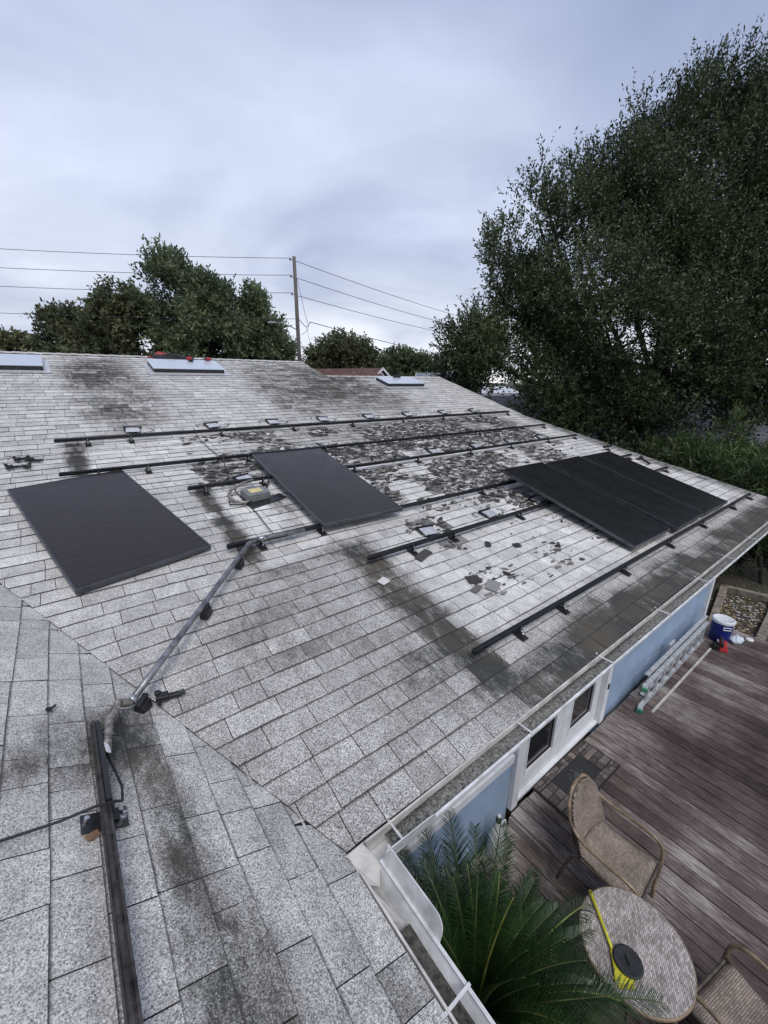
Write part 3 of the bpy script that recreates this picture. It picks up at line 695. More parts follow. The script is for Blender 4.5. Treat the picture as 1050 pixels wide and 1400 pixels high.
for i, (xa, xb_) in enumerate(((2.975, 3.822), (3.828, 4.675))):
    d = MB(); z0, z1 = DECK + .03, -.2; sw = .155
    d.box((xa + sw / 2, WY + .045, (z0 + z1) / 2), (sw, .045, z1 - z0)); d.box((xb_ - sw / 2, WY + .045, (z0 + z1) / 2), (sw, .045, z1 - z0))
    d.box(((xa + xb_) / 2, WY + .045, z0 + .10), (xb_ - xa - 2 * sw, .045, .20)); d.box(((xa + xb_) / 2, WY + .045, z1 - .08), (xb_ - xa - 2 * sw, .045, .16))
    dr = hpart(d.build('door', 'white_paint', house, bevel=.004))
    p = MB(); p.box(((xa + xb_) / 2, WY + .050, (z0 + .20 + z1 - .16) / 2), (xb_ - xa - 2 * sw, .008, z1 - z0 - .36)); p.build('pane', 'pane', dr)
    fr = MB()
    for q in (xa + sw + .01, xb_ - sw - .01): fr.box((q, WY + .026, (z0 + .20 + z1 - .16) / 2), (.02, .022, z1 - z0 - .36))
    fr.box(((xa + xb_) / 2, WY + .026, z0 + .21), (xb_ - xa - 2 * sw - .042, .022, .02)); fr.build('glazing_bead', 'white_paint', dr)
    hd = MB(); hx = xb_ - .05 if i == 0 else xa + .05
    if i == 0: hd.box((hx, WY + .015, -1.3), (.035, .012, .2)); hd.box((hx - .045, WY - .015, -1.3), (.11, .016, .02)); hd.build('handle', 'steel', dr, bevel=.003)
t = MB(); t.box((3.825, WY + .03, DECK + .015), (1.70, .10, .028)); hpart(t.build('threshold', 'white_paint', house))
hg = MB(); hg.box((4.735, WY - .045, -1.75), (.03, .012, .07)); hpart(hg.build('door_latch', 'dark_metal', house))

# skylights
for i, (xa, xb_, ya, yb_, lab) in enumerate(((-1.25, -.04, 8.72, 9.28, 0), (1.53, 2.76, 8.70, 9.27, 0), (6.22, 7.36, 7.88, 8.36, 0))):
    s = MB(); a = A2
    cxm, cym = (xa + xb_) / 2, (ya + yb_) / 2; wv, lv = xb_ - xa, (yb_ - ya) / math.cos(a)
    o_ = bpy.data.objects.new('skylight', None)
    fr = MB(); 
    for sx in (-1, 1): fr.box((sx * (wv / 2 - .03), 0, .045), (.06, lv, .08))
    for sy in (-1, 1): fr.box((0, sy * (lv / 2 - .03), .045), (wv - .12, .06, .08))
    sk = fr.build('skylight', 'dark_metal', house, bevel=.006); sk.location = Vector(on_main(cxm, cym)) - HO; sk.rotation_euler = (a, 0, 0)
    p = MB(); p.box((0, 0.004, .0915), (wv + .03, lv + .03, .012)); p.build('pane', 'skylight_glass', sk, bevel=.004)
    q = MB(); q.box((0, -lv / 2 - .07, .018), (wv + .2, .13, .004)); q.box((-wv / 2 - .05, 0, .016), (.09, lv + .02, .004)); q.box((wv / 2 + .05, 0, .016), (.09, lv + .02, .004)); q.build('flashing', 'alu', sk)
    if i == 2:
        h_ = MB(); h_.box((.02, lv / 2 - .05, .117), (.22, .05, .04)); h_.box((-.02, lv / 2 - .06, .147), (.07, .04, .05)); h_.build('latch', 'black_plastic', sk, bevel=.004)

# ------------------------------------------------------------------ mounting rails
def foot_mesh():
    parts = {}
    a = MB(); a.box((0, -.035, .016), (.075, .13, .006)); a.box((0, -.035, .022), (.055, .09, .008)); parts['base_plate'] = (a, 'dark_metal')
    b = MB(); b.box((0, -.026, .056), (.036, .008, .070)); b.box((0, -.052, .028), (.042, .05, .008)); parts['bracket'] = (b, 'black_rail')
    c = MB(); c.lathe([(.010, 0), (.010, .016), (.006, .018), (.006, .034)], (0, -.058, .03), 6); c.tube([(0, -.022, .072), (0, -.05, .072)], .008, 6); parts['bolt'] = (c, 'steel')
    return parts
FM = {}
def foot_at(parent, x):
    if not FM:
        prt = foot_mesh()
        for k, (mb, mt) in prt.items():
            o = mb.build(k, mt, None); FM[k] = o.data; bpy.data.objects.remove(o)
    f = bpy.data.objects.new('roof_foot', FM['base_plate']); COL.objects.link(f); f.parent = parent; f.location = (x, 0, 0); f.scale = (.8, .85, 1)
    for k in ('bracket', 'bolt'):
        o = bpy.data.objects.new(k, FM[k]); COL.objects.link(o); o.parent = f
def rail(x0, x1, y, feet, label, mt='black_rail'):
    t = thing('mounting_rail', label, 'rail', on_main(x0, y, 0), rot_main(y), 'black mounting rails left on the roof')
    b = MB(); ln = x1 - x0; z = .068
    b.box((ln / 2, 0, z), (ln, .030, .028)); b.box((ln / 2, -.011, z + .016), (ln, .008, .006)); b.box((ln / 2, .011, z + .016), (ln, .010, .006))
    b.box((ln / 2, -.0185, z + .004), (ln, .003, .012))
    b.build('rail_bar', mt, t)
    for ex in (-.004, ln + .004):
        e = MB(); e.box((ex, 0, z), (.008, .029, .027)); e.build('end_cap', 'black_plastic', t)
    for x in feet: foot_at(t, x - x0)
    return t
FEET = [.23, .67, 1.76, 2.85, 3.93, 5.05, 6.1, 7.25, 8.2]
def fts(a, b): return [x for x in FEET if a < x < b]
rail(-.07, 8.25, 5.97, fts(-.07, 8.25), 'uppermost long black rail, with optimizer plates along its upper side')
rail(-.08, 8.25, 5.02, fts(-.08, 8.25), 'long black rail just above the two left solar panels, second from the top')
rail(2.66, 8.29, 4.31, fts(2.66, 8.29), 'black rail running right from the middle panel, third from the top')
rail(.90, 1.80, 4.33, [1.05, 1.66], 'short black rail beside the grey junction box, ending under the middle panel')
rail(.89, 2.62, 3.19, [1.16, 1.73], 'short black rail that the grey conduit reaches, under the middle panel')
rail(2.66, 8.2, 3.19, [4.0, 5.0, 8.1], 'black rail from the middle panel\'s lower corner to beneath the panel trio')
rail(1.83, 8.2, 2.57, [2.3, 2.83, 3.92, 5.0, 8.1], 'black rail through the broken shingle patch, passing under the panel trio')
rail(1.83, 8.29, 1.425, [2.30, 2.86, 3.95, 5.05, 6.11, 7.37, 8.22], 'lowest long black rail, nearest the gutter')
rail(8.05, 8.35, 3.63, [8.2], 'short rail stub beyond the top corner of the rightmost panel')

# ------------------------------------------------------------------ panel electronics on the rails
def optimizer(x, y, yaw, label):
    t = thing('optimizer', label, 'optimizer', on_main(x, y, .012), rot_main(y, yaw), 'power optimizers left along the rails'); t.scale = (.95, .95, .6)
    b = MB(); b.box((0, 0, .03), (.17, .135, .028), taper=.94); b.build('body', 'optimizer_grey', t, bevel=.006)
    b = MB(); b.box((0, .0, .013), (.175, .14, .006)); b.box((0, .085, .03), (.22, .012, .05)); b.box((-.10, .03, .03), (.010, .12, .04)); b.box((.0, -.072, .02), (.1, .010, .02)); b.build('bracket', 'black_plastic', t)
    c = MB(); c.tube([(.07, -.06, .03), (.12, -.09, .02), (.2, -.05, .016), (.26, .01, .014), (.2, .06, .014)], .006, 6); c.build('lead', 'black_plastic', t); c = MB(); c.tube([(-.07, .06, .03), (-.14, .11, .02), (-.22, .09, .014), (-.2, .02, .014)], .006, 6); c.build('lead', 'black_plastic', t)
    return t
names = ['first', 'second', 'third', 'fourth', 'fifth', 'sixth', 'seventh', 'eighth']
for i, x in enumerate((.74, 1.74, 2.65, 3.54, 4.49, 5.42, 6.40, 7.35)):
    optimizer(x, 6.24, rnd.uniform(-.15, .15), f'metal optimizer plate above the uppermost rail, {names[i]} from the left')
for i, x in enumerate((4.48, 5.44, 6.39, 7.36)):
    optimizer(x, 4.52, rnd.uniform(-.2, .2), f'metal optimizer plate behind the third rail from the top, {names[i]} from the left')
for i, x in enumerate((2.68, 3.62, 4.55)):
    optimizer(x, 2.74, rnd.uniform(-.2, .2), f'metal optimizer plate behind the rail in the broken shingle patch, {names[i]} from the left')
optimizer(1.52, 4.47, .3, 'metal optimizer plate behind the short rail beside the junction box')

# ------------------------------------------------------------------ solar panels
PW, PL = .918, 1.809
def solar_panel(x, y, h, yaw, pitch, gl, label):
    z = (y - EY) * math.tan(A1) + h - .032
    rt = (Matrix.Rotation(pitch, 3, 'X') @ Matrix.Rotation(yaw, 3, 'Z')).to_euler()
    t = thing('solar_panel', label, 'solar panel', (x, y, z), rt, 'black solar panels on the roof')
    f = MB(); tk = .032; fw_ = .011
    f.box((fw_ / 2, PL / 2, tk / 2), (fw_, PL, tk)); f.box((PW - fw_ / 2, PL / 2, tk / 2), (fw_, PL, tk))
    f.box((PW / 2, fw_ / 2, tk / 2), (PW - 2 * fw_, fw_, tk)); f.box((PW / 2, PL - fw_ / 2, tk / 2), (PW - 2 * fw_, fw_, tk))
    f.build('frame', 'panel_frame', t)
    g = MB(); g.box((PW / 2, PL / 2, tk - .006), (PW - 2 * fw_ - .001, PL - 2 * fw_ - .001, .008)); g.build('laminate', gl, t)
    j = MB(); j.box((PW / 2, PL - .15, .012), (.12, .09, .022)); j.build('junction_box', 'black_plastic', t)
    return t
solar_panel(-.113, 3.096, .059, R(11.34), R(12.02), 'panel_glass_striped', 'loose black solar panel lying askew, leftmost on the roof')
solar_panel(1.716, 3.101, .122, R(-1.53), R(12.18), 'panel_glass', 'lone black solar panel fixed on rails at the middle of the roof')
solar_panel(4.429, 1.519, .09, R(-.64), R(16.41), 'panel_glass_dark', 'leftmost black solar panel of the trio near the gutter, set apart by a gap')
solar_panel(5.419, 1.461, .104, R(.4), R(16.0), 'panel_glass_dark', 'middle black solar panel of the trio near the gutter')
solar_panel(6.396, 1.467, .098, R(-.48), R(15.6), 'panel_glass_dark', 'rightmost black solar panel of the trio near the gutter')

# ------------------------------------------------------------------ conduit
ct = thing('conduit', 'grey metal conduit running up the roof on three black blocks to a short rail', 'conduit', (0, 2.1, .23))
def CO(p): return Vector(p) - Vector((0, 2.1, .23))
pt = Vector(on_main(1.02, 3.17, .10)); pb = Vector((-.03, 2.03, .36))
cpath = [Vector(on_main(1.55, 3.16, .085)), Vector(on_main(1.25, 3.165, .09)), Vector(on_main(1.12, 3.16, .095)), Vector(on_main(1.03, 3.12, .10)), Vector(on_main(.96, 3.04, .10))]
cb = Vector(on_main(.03, 2.03, .115)); cpath += [cpath[-1].lerp(cb, k / 6) for k in range(1, 7)]
MB().tube([CO(p) for p in cpath], .0175, 10).build('pipe', 'conduit', ct, smooth=True)
k_ = MB(); k_.tube([CO(on_main(1.20, 3.165, .092)), CO(on_main(1.13, 3.16, .096))], .022, 10); k_.build('coupling', 'steel', ct, smooth=True); k_ = MB(); k_.tube([CO(cpath[-1].lerp(cpath[-2], .12)), CO(cpath[-1])], .022, 10); k_.build('coupling', 'steel', ct, smooth=True)
fp_ = []
fpts = [cb, Vector(on_near(-.055, 1.955, .09)), Vector(on_near(-.093, 1.86, .075)), Vector(on_near(-.105, 1.76, .06)), Vector(on_near(-.110, 1.69, .05))]
fl = MB(); dense = []
for i in range(len(fpts) - 1):
    for k in range(14): dense.append(fpts[i].lerp(fpts[i + 1], k / 14))
dense.append(fpts[-1])
fl.tube([CO(p) for p in dense], [.020 if (i // 2) % 2 else .0165 for i in range(len(dense))], 10); fl.build('flexible_end', 'flex', ct, smooth=True)
for (x, y) in ((.90, 2.97), (.53, 2.555), (.075, 2.035)):
    s_ = MB(); s_.box((0, 0, .038), (.055, .075, .06), taper=.85); s_.box((0, 0, .079), (.026, .075, .022))
    b_ = s_.build('support_block', 'black_plastic', ct, bevel=.004)
    b_.location = CO(on_main(x, y, .008) if x > .2 else on_main(x, y, .012)); b_.rotation_euler = rot_main(y, R(-41))

# near rail on the wing
nr = thing('mounting_rail', 'rusty dark rail on the near wing at the lower left, with a white tag', 'rail', on_near(-.138, 1.30, 0), rot_near(R(90)), 'black mounting rails left on the roof')
ln0, ln1 = -1.9, .565
b = MB(); b.box(((ln0 + ln1) / 2, .0, .055), (ln1 - ln0, .024, .030)); b.box(((ln0 + ln1) / 2, .008, .0725), (ln1 - ln0, .008, .005)); b.box(((ln0 + ln1) / 2, -.008, .0725), (ln1 - ln0, .008, .005)); b.box(((ln0 + ln1) / 2, .0135, .058), (ln1 - ln0, .003, .012))
b.build('rail_bar', 'rusty_rail', nr)
spl = MB(); spl.box((.33, -.006, .078), (.43, .018, .008)); spl.box((.33, -.016, .058), (.43, .005, .036)); spl.build('splice', 'black_rail', nr, bevel=.002)
ft = MB(); ft.box((.10, -.040, .014), (.085, .08, .006)); ft.box((.10, .030, .014), (.075, .06, .006)); ft.box((.10, -.020, .042), (.036, .008, .06)); ft.box((.10, -.036, .024), (.036, .035, .008)); f_ = ft.build('roof_foot', 'dark_metal', nr, bevel=.002)
bt = MB(); bt.lathe([(.011, 0), (.011, .014), (.006, .016), (.006, .03)], (.085, -.060, .018), 6); bt.lathe([(.009, 0), (.009, .012)], (.12, -.058, .018), 6); bt.lathe([(.009, 0), (.009, .012)], (.11, .045, .018), 6); bt.build('bolt', 'steel', f_)
tagm = MB(); tagm.box((.39, -.028, .072), (.055, .020, .004), rot=(.5, 0, .1)); tagm.build('label', 'label_white', nr)
rst = MB(); rst.box((.045, .03, .0185), (.025, .04, .004), rot=(0, 0, .4)); rst.build('rust_flake', 'copper', nr)

cbl = thing('cable', 'black cable crossing the near rail toward the left edge', 'cable', on_near(-.25, 1.38, .02))
o0 = Vector(cbl.location)
pp = [on_near(-1.2, 1.30, .02), on_near(-.8, 1.36, .018), on_near(-.45, 1.385, .016), on_near(-.25, 1.395, .05), on_near(-.17, 1.39, .086), on_near(-.12, 1.395, .086), on_near(-.09, 1.42, .06), on_near(-.08, 1.50, .05), on_near(-.092, 1.58, .05), on_near(-.11, 1.68, .052)]
MB().tube([Vector(p) - o0 for p in pp], .0045, 8).build('cable_jacket', 'black_plastic', cbl, smooth=True)

# junction box with its flexible leads
jb = thing('junction_box', 'grey electrical junction box with yellow label between the short rails', 'junction box', on_main(1.46, 4.03, .012), rot_main(4.0, .12), None)
b = MB(); b.box((0, 0, .035), (.25, .2, .065), taper=.95); b.build('box_body', 'box_grey', jb, bevel=.012)
b = MB(); b.box((0, 0, .072), (.235, .185, .012)); ld = b.build('lid', 'box_grey', jb, bevel=.006)
b = MB(); b.box((.0, .005, .0795), (.13, .09, .002)); b.build('warning_label', 'label_yellow', ld)
b = MB(); b.box((.06, -.12, .003), (.42, .12, .004), rot=(0, 0, .15)); b.build('base_flashing', 'dark_metal', jb)
b = MB(); b.tube([(-.10, -.09, .035), (-.17, -.11, .03), (-.24, -.03, .03), (-.25, .08, .04), (-.18, .16, .06), (-.05, .20, .08), (.1, .24, .08)], .016, 8); b.build('flexible_conduit', 'flex', jb, smooth=True)
b = MB(); b.tube([(-.11, -.06, .03), (-.2, -.12, .02), (-.3, -.06, .016), (-.27, .02, .016)], .007, 6); b.build('lead', 'black_plastic', jb, smooth=True); b = MB(); b.tube([(.12, .05, .03), (.2, .12, .03), (.26, .2, .03), (.3, .25, .08)], .008, 6); b.build('lead', 'black_plastic', jb, smooth=True)

# a thin cable lying up the roof across the rails
wc = thing('cable', 'thin dark cable hanging down the slope from the uppermost rail past the short rail', 'cable', on_main(1.35, 4.5, .02)); o0 = Vector(wc.location)
pp = [on_main(1.42, 6.02, .11), on_main(1.42, 5.9, .04), on_main(1.45, 5.5, .022), on_main(1.48, 5.1, .03), on_main(1.46, 5.0, .112), on_main(1.45, 4.93, .03), on_main(1.38, 4.6, .02), on_main(1.34, 4.35, .11), on_main(1.32, 4.2, .02), on_main(1.34, 3.7, .018), on_main(1.30, 3.24, .05)]
MB().tube([Vector(p) - o0 for p in pp], .005, 6).build('cable_jacket', 'black_plastic', wc)

# ------------------------------------------------------------------ clamps and scraps lying on the roof
def clamp(loc, rot, label, s=1.0, cat='clamp', group='small clamps lying on the shingles'):
    t = thing('panel_clamp', label, cat, loc, rot, group); t.scale = (s, s, s)
    b = MB(); b.box((0, 0, .022), (.05, .034, .028)); b.box((.045, 0, .016), (.06, .022, .02)); b.box((-.018, .012, .04), (.024, .02, .014)); b.build('jaw', 'black_plastic', t, bevel=.004)
    b = MB(); b.tube([(-.01, .03, .02), (-.012, -.04, .022)], .009, 7); b.tube([(.07, 0, .018), (.09, .004, .02)], .012, 7); b.build('bolt', 'dark_metal', t, smooth=False)
    b = MB(); b.tube([(-.02, .02, .045), (-.03, .045, .05)], .0045, 6); b.build('stud', 'steel', t)
clamp(on_main(.165, 2.055, .012), rot_main(2, R(-12)), 'black panel clamp beside the lower end of the conduit', 1.15)
clamp(on_near(-.268, 2.04, .012), rot_near(R(50)), 'tiny black clip alone on the near wing shingles', .42)
for i, (x, y, yw, s, lb) in enumerate(((-.40, 5.62, .4, 1.1, 'upper left clamp of the small heap above the askew panel'), (-.30, 5.58, -.5, 1.25, 'upper right clamp of the small heap above the askew panel'), (-.46, 5.42, .1, 1.2, 'lower left clamp of the small heap above the askew panel'), (-.33, 5.40, 1.2, 1.0, 'lower right clamp of the small heap above the askew panel'))):
    clamp(on_main(x, y, .012), rot_main(y, yw), lb, s)
def rail_scrap(x, y, yaw, label):
    t = thing('rail_offcut', label, 'rail', on_main(x, y, .012), rot_main(y, yaw))
    b = MB(); b.box((0, 0, .03), (.34, .03, .03)); b.box((0, .0, .047), (.34, .012, .006)); b.build('bar', 'black_rail', t)
    b = MB(); b.box((.13, .03, .012), (.06, .09, .012)); b.box((.13, -.0, .06), (.05, .02, .04)); b.build('bracket', 'dark_metal', t)
rail_scrap(8.22, 2.95, .9, 'short rail offcut lying by the right rake edge beside the panels')

# ------------------------------------------------------------------ tool bag and tools near the ridge
bg = thing('tool_bag', 'red and black soft tool bag slumped above the middle skylight', 'bag', on_main(1.95, 9.50, .02), rot_main(9.5, R(-4))); bg.scale = (.85, .8, .7)
def lump(mb, c, r, seed, seg=12, rows=7, flat=.5):
    rr = random.Random(seed); vs = []; fs = []
    for i in range(rows + 1):
        ph = math.pi * i / rows
        for k in range(seg):
            t = 2 * math.pi * k / seg; q = 1 + rr.uniform(-.12, .12)
            vs.append((c[0] + r[0] * math.sin(ph) * math.cos(t) * q, c[1] + r[1] * math.sin(ph) * math.sin(t) * q, c[2] + r[2] * max(math.cos(ph), -flat) * q))
    for i in range(rows):
        for k in range(seg): fs.append((i * seg + k, (i + 1) * seg + k, (i + 1) * seg + (k + 1) % seg, i * seg + (k + 1) % seg))
    mb.add(vs, fs)
b = MB(); lump(b, (.05, 0, .07), (.42, .16, .11), 3); b.build('bag_body', 'bag_black', bg, smooth=True)
b = MB(); lump(b, (-.14, .03, .10), (.17, .11, .10), 4); b.box((-.33, 0, .05), (.16, .14, .02), rot=(0, .2, .2)); b.build('bag_flap', 'bag_red', bg, smooth=True)
b = MB(); b.tube([(-.1, -.1, .12), (.05, -.13, .22), (.25, -.1, .12)], .014, 6); b.build('strap', 'bag_black', bg)
def drill(x, y, yaw, label):
    t = thing('drill', label, 'tool', on_main(x, y, .10), rot_main(y, yaw)); t.scale = (.75, .75, .75)
    b = MB(); b.tube([(-.08, 0, .05), (.05, 0, .05)], .04, 8); b.box((-.05, -.06, .03), (.05, .12, .05)); b.build('body', 'red', t, bevel=.004)
    b = MB(); b.tube([(.05, 0, .05), (.12, 0, .05)], [.03, .012], 8); b.box((-.05, -.13, .03), (.09, .05, .06)); b.build('chuck', 'black_plastic', t)
drill(2.28, 9.24, .3, 'small red power tool just right of the tool bag on the middle skylight')
drill(2.62, 9.24, 3.4, 'small red power tool at the right end of the middle skylight')

# ------------------------------------------------------------------ broken shingle flakes
def flake_geo(x, y, L_, W_, yaw, tone, n, z):
    pts = []
    for k in range(n):
        t = 2 * math.pi * (k + rnd.uniform(-.3, .3)) / n; q = rnd.uniform(.5, 1.15)
        pts.append((L_ / 2 * math.cos(t) * q, W_ / 2 * math.sin(t) * q))
    cy_, sy_ = math.cos(yaw), math.sin(yaw); tx, ty = rnd.gauss(0, .05), rnd.gauss(0, .06)
    a = A1 if y <= YB else A2; V = []
    for top in (1, 0):
        for px, py in pts:
            ux, uy = px * cy_ - py * sy_, px * sy_ + py * cy_
            h = z + abs(ux) * 0 + ux * tx + uy * ty + (.0035 if top else 0)
            h = max(h, .008 + (.003 if top else 0))
            yy = y + uy * math.cos(a)
            P = on_main(x + ux, yy, h); V.append(P)
    F = [tuple(range(n))] + [(i, n + i, n + (i + 1) % n, (i + 1) % n) for i in range(n)]
    return V, F
fm = bpy.data.meshes.new('shingle_flakes'); FV, FFs, FC = [], [], []
cnt = 0; tries = 0
while cnt < 6500 and tries < 90000:
    tries += 1; x = rnd.uniform(1.1, 7.7); y = rnd.uniform(1.7, 5.98)
    if rnd.random() > dens(x, y): continue
    near_rail = any(abs(y - q) < .03 for q in (5.02, 4.31, 3.19, 2.57))
    if near_rail: continue
    g_ = rnd.random(); tone = rnd.uniform(.03, .08) if g_ < .44 else (rnd.uniform(.10, .22) if g_ < .80 else rnd.uniform(.32, .58))
    L_ = rnd.choice([.04, .05, .06, .08, .1, .13, .17]) * rnd.uniform(.8, 1.2); L_ *= .6 if y < 2.6 else 1; W_ = L_ * rnd.uniform(.25, .55)
    V, F = flake_geo(x, y, L_, W_, rnd.gauss(0, .45), tone, rnd.choice([4, 5, 6, 7]), rnd.uniform(.009, .018)); o_ = len(FV)
    FV += V; FFs += [tuple(i + o_ for i in f) for f in F]; FC += [(tone, tone * .955, tone * .89, 1)] * len(V); cnt += 1
fm.from_pydata(FV, [], FFs); fm.materials.append(M['flake']); ca = fm.color_attributes.new('lf', 'FLOAT_COLOR', 'POINT'); ca.data.foreach_set('color', np.array(FC, np.float32).ravel())
fo = bpy.data.objects.new('shingle_flakes', fm); COL.objects.link(fo); tag(fo, 'dark and pale flakes of broken shingle littering the bare middle of the roof', 'debris', kind='stuff')
def fragment(x, y, L_, W_, yaw, tone, label, tilt=0):
    pts = []
    for k, (qx, qy) in enumerate(((-1, -1), (-.1, -1.03), (1, -1), (1.03, .1), (1, 1), (.2, 1.03), (-1, 1))):
        pts.append((L_ / 2 * (qx + rnd.uniform(-.13, .13)), W_ / 2 * (qy + rnd.uniform(-.15, .15))))
    b = MB(); b.prism(pts, 0, .004); o = b.build('shingle_fragment', 'flake'); a_ = o.data.color_attributes.new('lf', 'FLOAT_COLOR', 'POINT')
    a_.data.foreach_set('color', np.tile(np.array([tone, tone * .98, tone * .95, 1], np.float32), len(o.data.vertices)))
    o.location = on_main(x, y, .016); o.rotation_euler = rot_main(y, yaw); tag(o, label, 'shingle piece', 'loose shingle pieces')
fragment(2.58, 1.86, .15, .11, .5, .24, 'larger pale broken shingle piece nearest the lowest rail')
fragment(2.50, 2.00, .13, .10, -.3, .05, 'dark square shingle piece just above the pale one near the lowest rail')
fragment(2.42, 1.90, .12, .055, .2, .13, 'grey shingle sliver left of the pale piece near the lowest rail')
fragment(1.80, 2.32, .09, .07, .3, .55, 'small white scrap alone below the left end of the broken shingle patch')
fragment(3.08, 2.32, .09, .055, .8, .04, 'small dark shingle chip on clean shingles right of the broken patch')
fragment(3.35, 2.18, .08, .06, -.2, .04, 'small dark shingle chip farthest toward the panel trio on clean shingles')
fragment(2.36, 2.46, .20, .08, .35, .07, 'broad dark shingle piece just below the rail in the broken patch')

# ------------------------------------------------------------------ deck
deck = MB(); deck.box(((2.85 + 8.62) / 2, -1.2, DECK - .19), (8.62 - 2.85 - .04, 5.5, .24)); dk = tag(deck.build('deck', 'mat_base'), kind='structure')
bd = MB(); bd.box((0, 0, 0), (.1315, 5.66, .03)); bm_ = None
x = 2.85 + .07; i = 0
while x < 8.62:
    if bm_ is None: o = bd.build('board', 'deck_wood', dk); bm_ = o.data
    else: o = bpy.data.objects.new('board', bm_); COL.objects.link(o); o.parent = dk
    o.location = (x, -1.24 + rnd.uniform(-.006, .006), DECK - .015 + rnd.uniform(-.002, .002)); o.rotation_euler = (0, rnd.uniform(-.008, .008), rnd.uniform(-.0006, .0006))
    x += .1415; i += 1
ld_ = MB(); ld_.box((1.75, -1.0, DECK - .24), (2.1, 5.0, .1)); lk = tag(ld_.build('lower_deck', 'mat_base'), kind='structure')
x = .8
while x < 2.80:
    o = bpy.data.objects.new('board', bm_); COL.objects.link(o); o.parent = lk; o.location = (x, -1.24, DECK - .15); o.rotation_euler = (0, rnd.uniform(-.008, .008), 0); x += .1415

sb_ = MB(); sb_.box((2.842, -1.24, DECK - .085), (.022, 5.66, .10)); sb_.build('step_board', 'deck_wood', dk)
# door mat
dm = thing('door_mat', 'dark door mat with a cobble patterned border in front of the glass doors', 'mat', (3.24, 1.18, DECK), (0, 0, R(-1)))
b = MB(); b.box((.52, .225, .006), (1.04, .45, .010)); b.build('mat_base', 'mat_base', dm, bevel=.003)
b = MB(); b.box((.52, .225, .012), (.56, .26, .006)); b.build('mat_center', 'mat_dark', dm)
b = MB()
for k in range(9):
    t = k / 9 * 2 * math.pi; b.box((.52 + .10 * math.cos(t), .225 + .065 * math.sin(t), .0153), (.045, .016, .0012), rot=(0, 0, t + .8))
b.box((.52, .225, .0153), (.09, .05, .0012), rot=(0, 0, .5)); b.build('motif', 'mat_motif', dm)
bb = MB(); bb.box((0, 0, 0), (1, 1, 1)); bdat = None
def blocks(x0, y0, x1, y1, vert):
    global bdat
    ln = (y1 - y0) if vert else (x1 - x0); dp = (x1 - x0) if vert else (y1 - y0); p = 0
    while p < ln - .02:
        wd = min(rnd.uniform(.05, .095), ln - p); q = 0; sp_ = rnd.choice([(.5, .5), (.62, .38), (.38, .62), (1.0,)]) if wd > .06 else (.5, .5)
        for s_ in sp_:
            hgt = s_ * dp
            cx_, cy_ = (x0 + q + hgt / 2, y0 + p + wd / 2) if vert else (x0 + p + wd / 2, y0 + q + hgt / 2)
            sx, sy = (hgt - .008, wd - .008) if vert else (wd - .008, hgt - .008)
            if bdat is None:
                o = bb.build('mat_block', 'mat_block', dm); bdat = o.data
            else: o = bpy.data.objects.new('mat_block', bdat); COL.objects.link(o); o.parent = dm
            o.location = (cx_, cy_, .014); o.scale = (sx, sy, .006); q += hgt
        p += wd
blocks(.02, .015, 1.02, .095, False); blocks(.02, .355, 1.02, .435, False); blocks(.02, .10, .235, .35, True); blocks(.805, .10, 1.02, .35, True)

# wicker chairs
def grid_surface(name, fn, nu, nv, mt, parent, su, sv, thick=.012):
    V = [fn(i / (nu - 1), j / (nv - 1)) for j in range(nv) for i in range(nu)]
    F = [(j * nu + i, j * nu + i + 1, (j + 1) * nu + i + 1, (j + 1) * nu + i) for j in range(nv - 1) for i in range(nu - 1)]
    me = bpy.data.meshes.new(name); me.from_pydata(V, [], F); me.materials.append(M[mt]); uv = me.uv_layers.new(name='UVMap')
    for p in me.polygons:
        p.use_smooth = True
        for li in p.loop_indices:
            vi = me.loops[li].vertex_index; uv.data[li].uv = ((vi % nu) / (nu - 1) * su, (vi // nu) / (nv - 1) * sv)
    o = bpy.data.objects.new(name, me); COL.objects.link(o); o.parent = parent
    s = o.modifiers.new('solid', 'SOLIDIFY'); s.thickness = thick; s.offset = 0
    return o
def bez(P, n=8):
    """smooth path through points (Catmull-Rom)"""
    P = [Vector(p) for p in P]; out = []
    for i in range(len(P) - 1):
        p0, p1, p2, p3 = P[max(i - 1, 0)], P[i], P[i + 1], P[min(i + 2, len(P) - 1)]
        for k in range(n):
            t = k / n; out.append(.5 * ((2 * p1) + (-p0 + p2) * t + (2 * p0 - 5 * p1 + 4 * p2 - p3) * t * t + (-p0 + 3 * p1 - 3 * p2 + p3) * t ** 3))
    out.append(P[-1]); return out
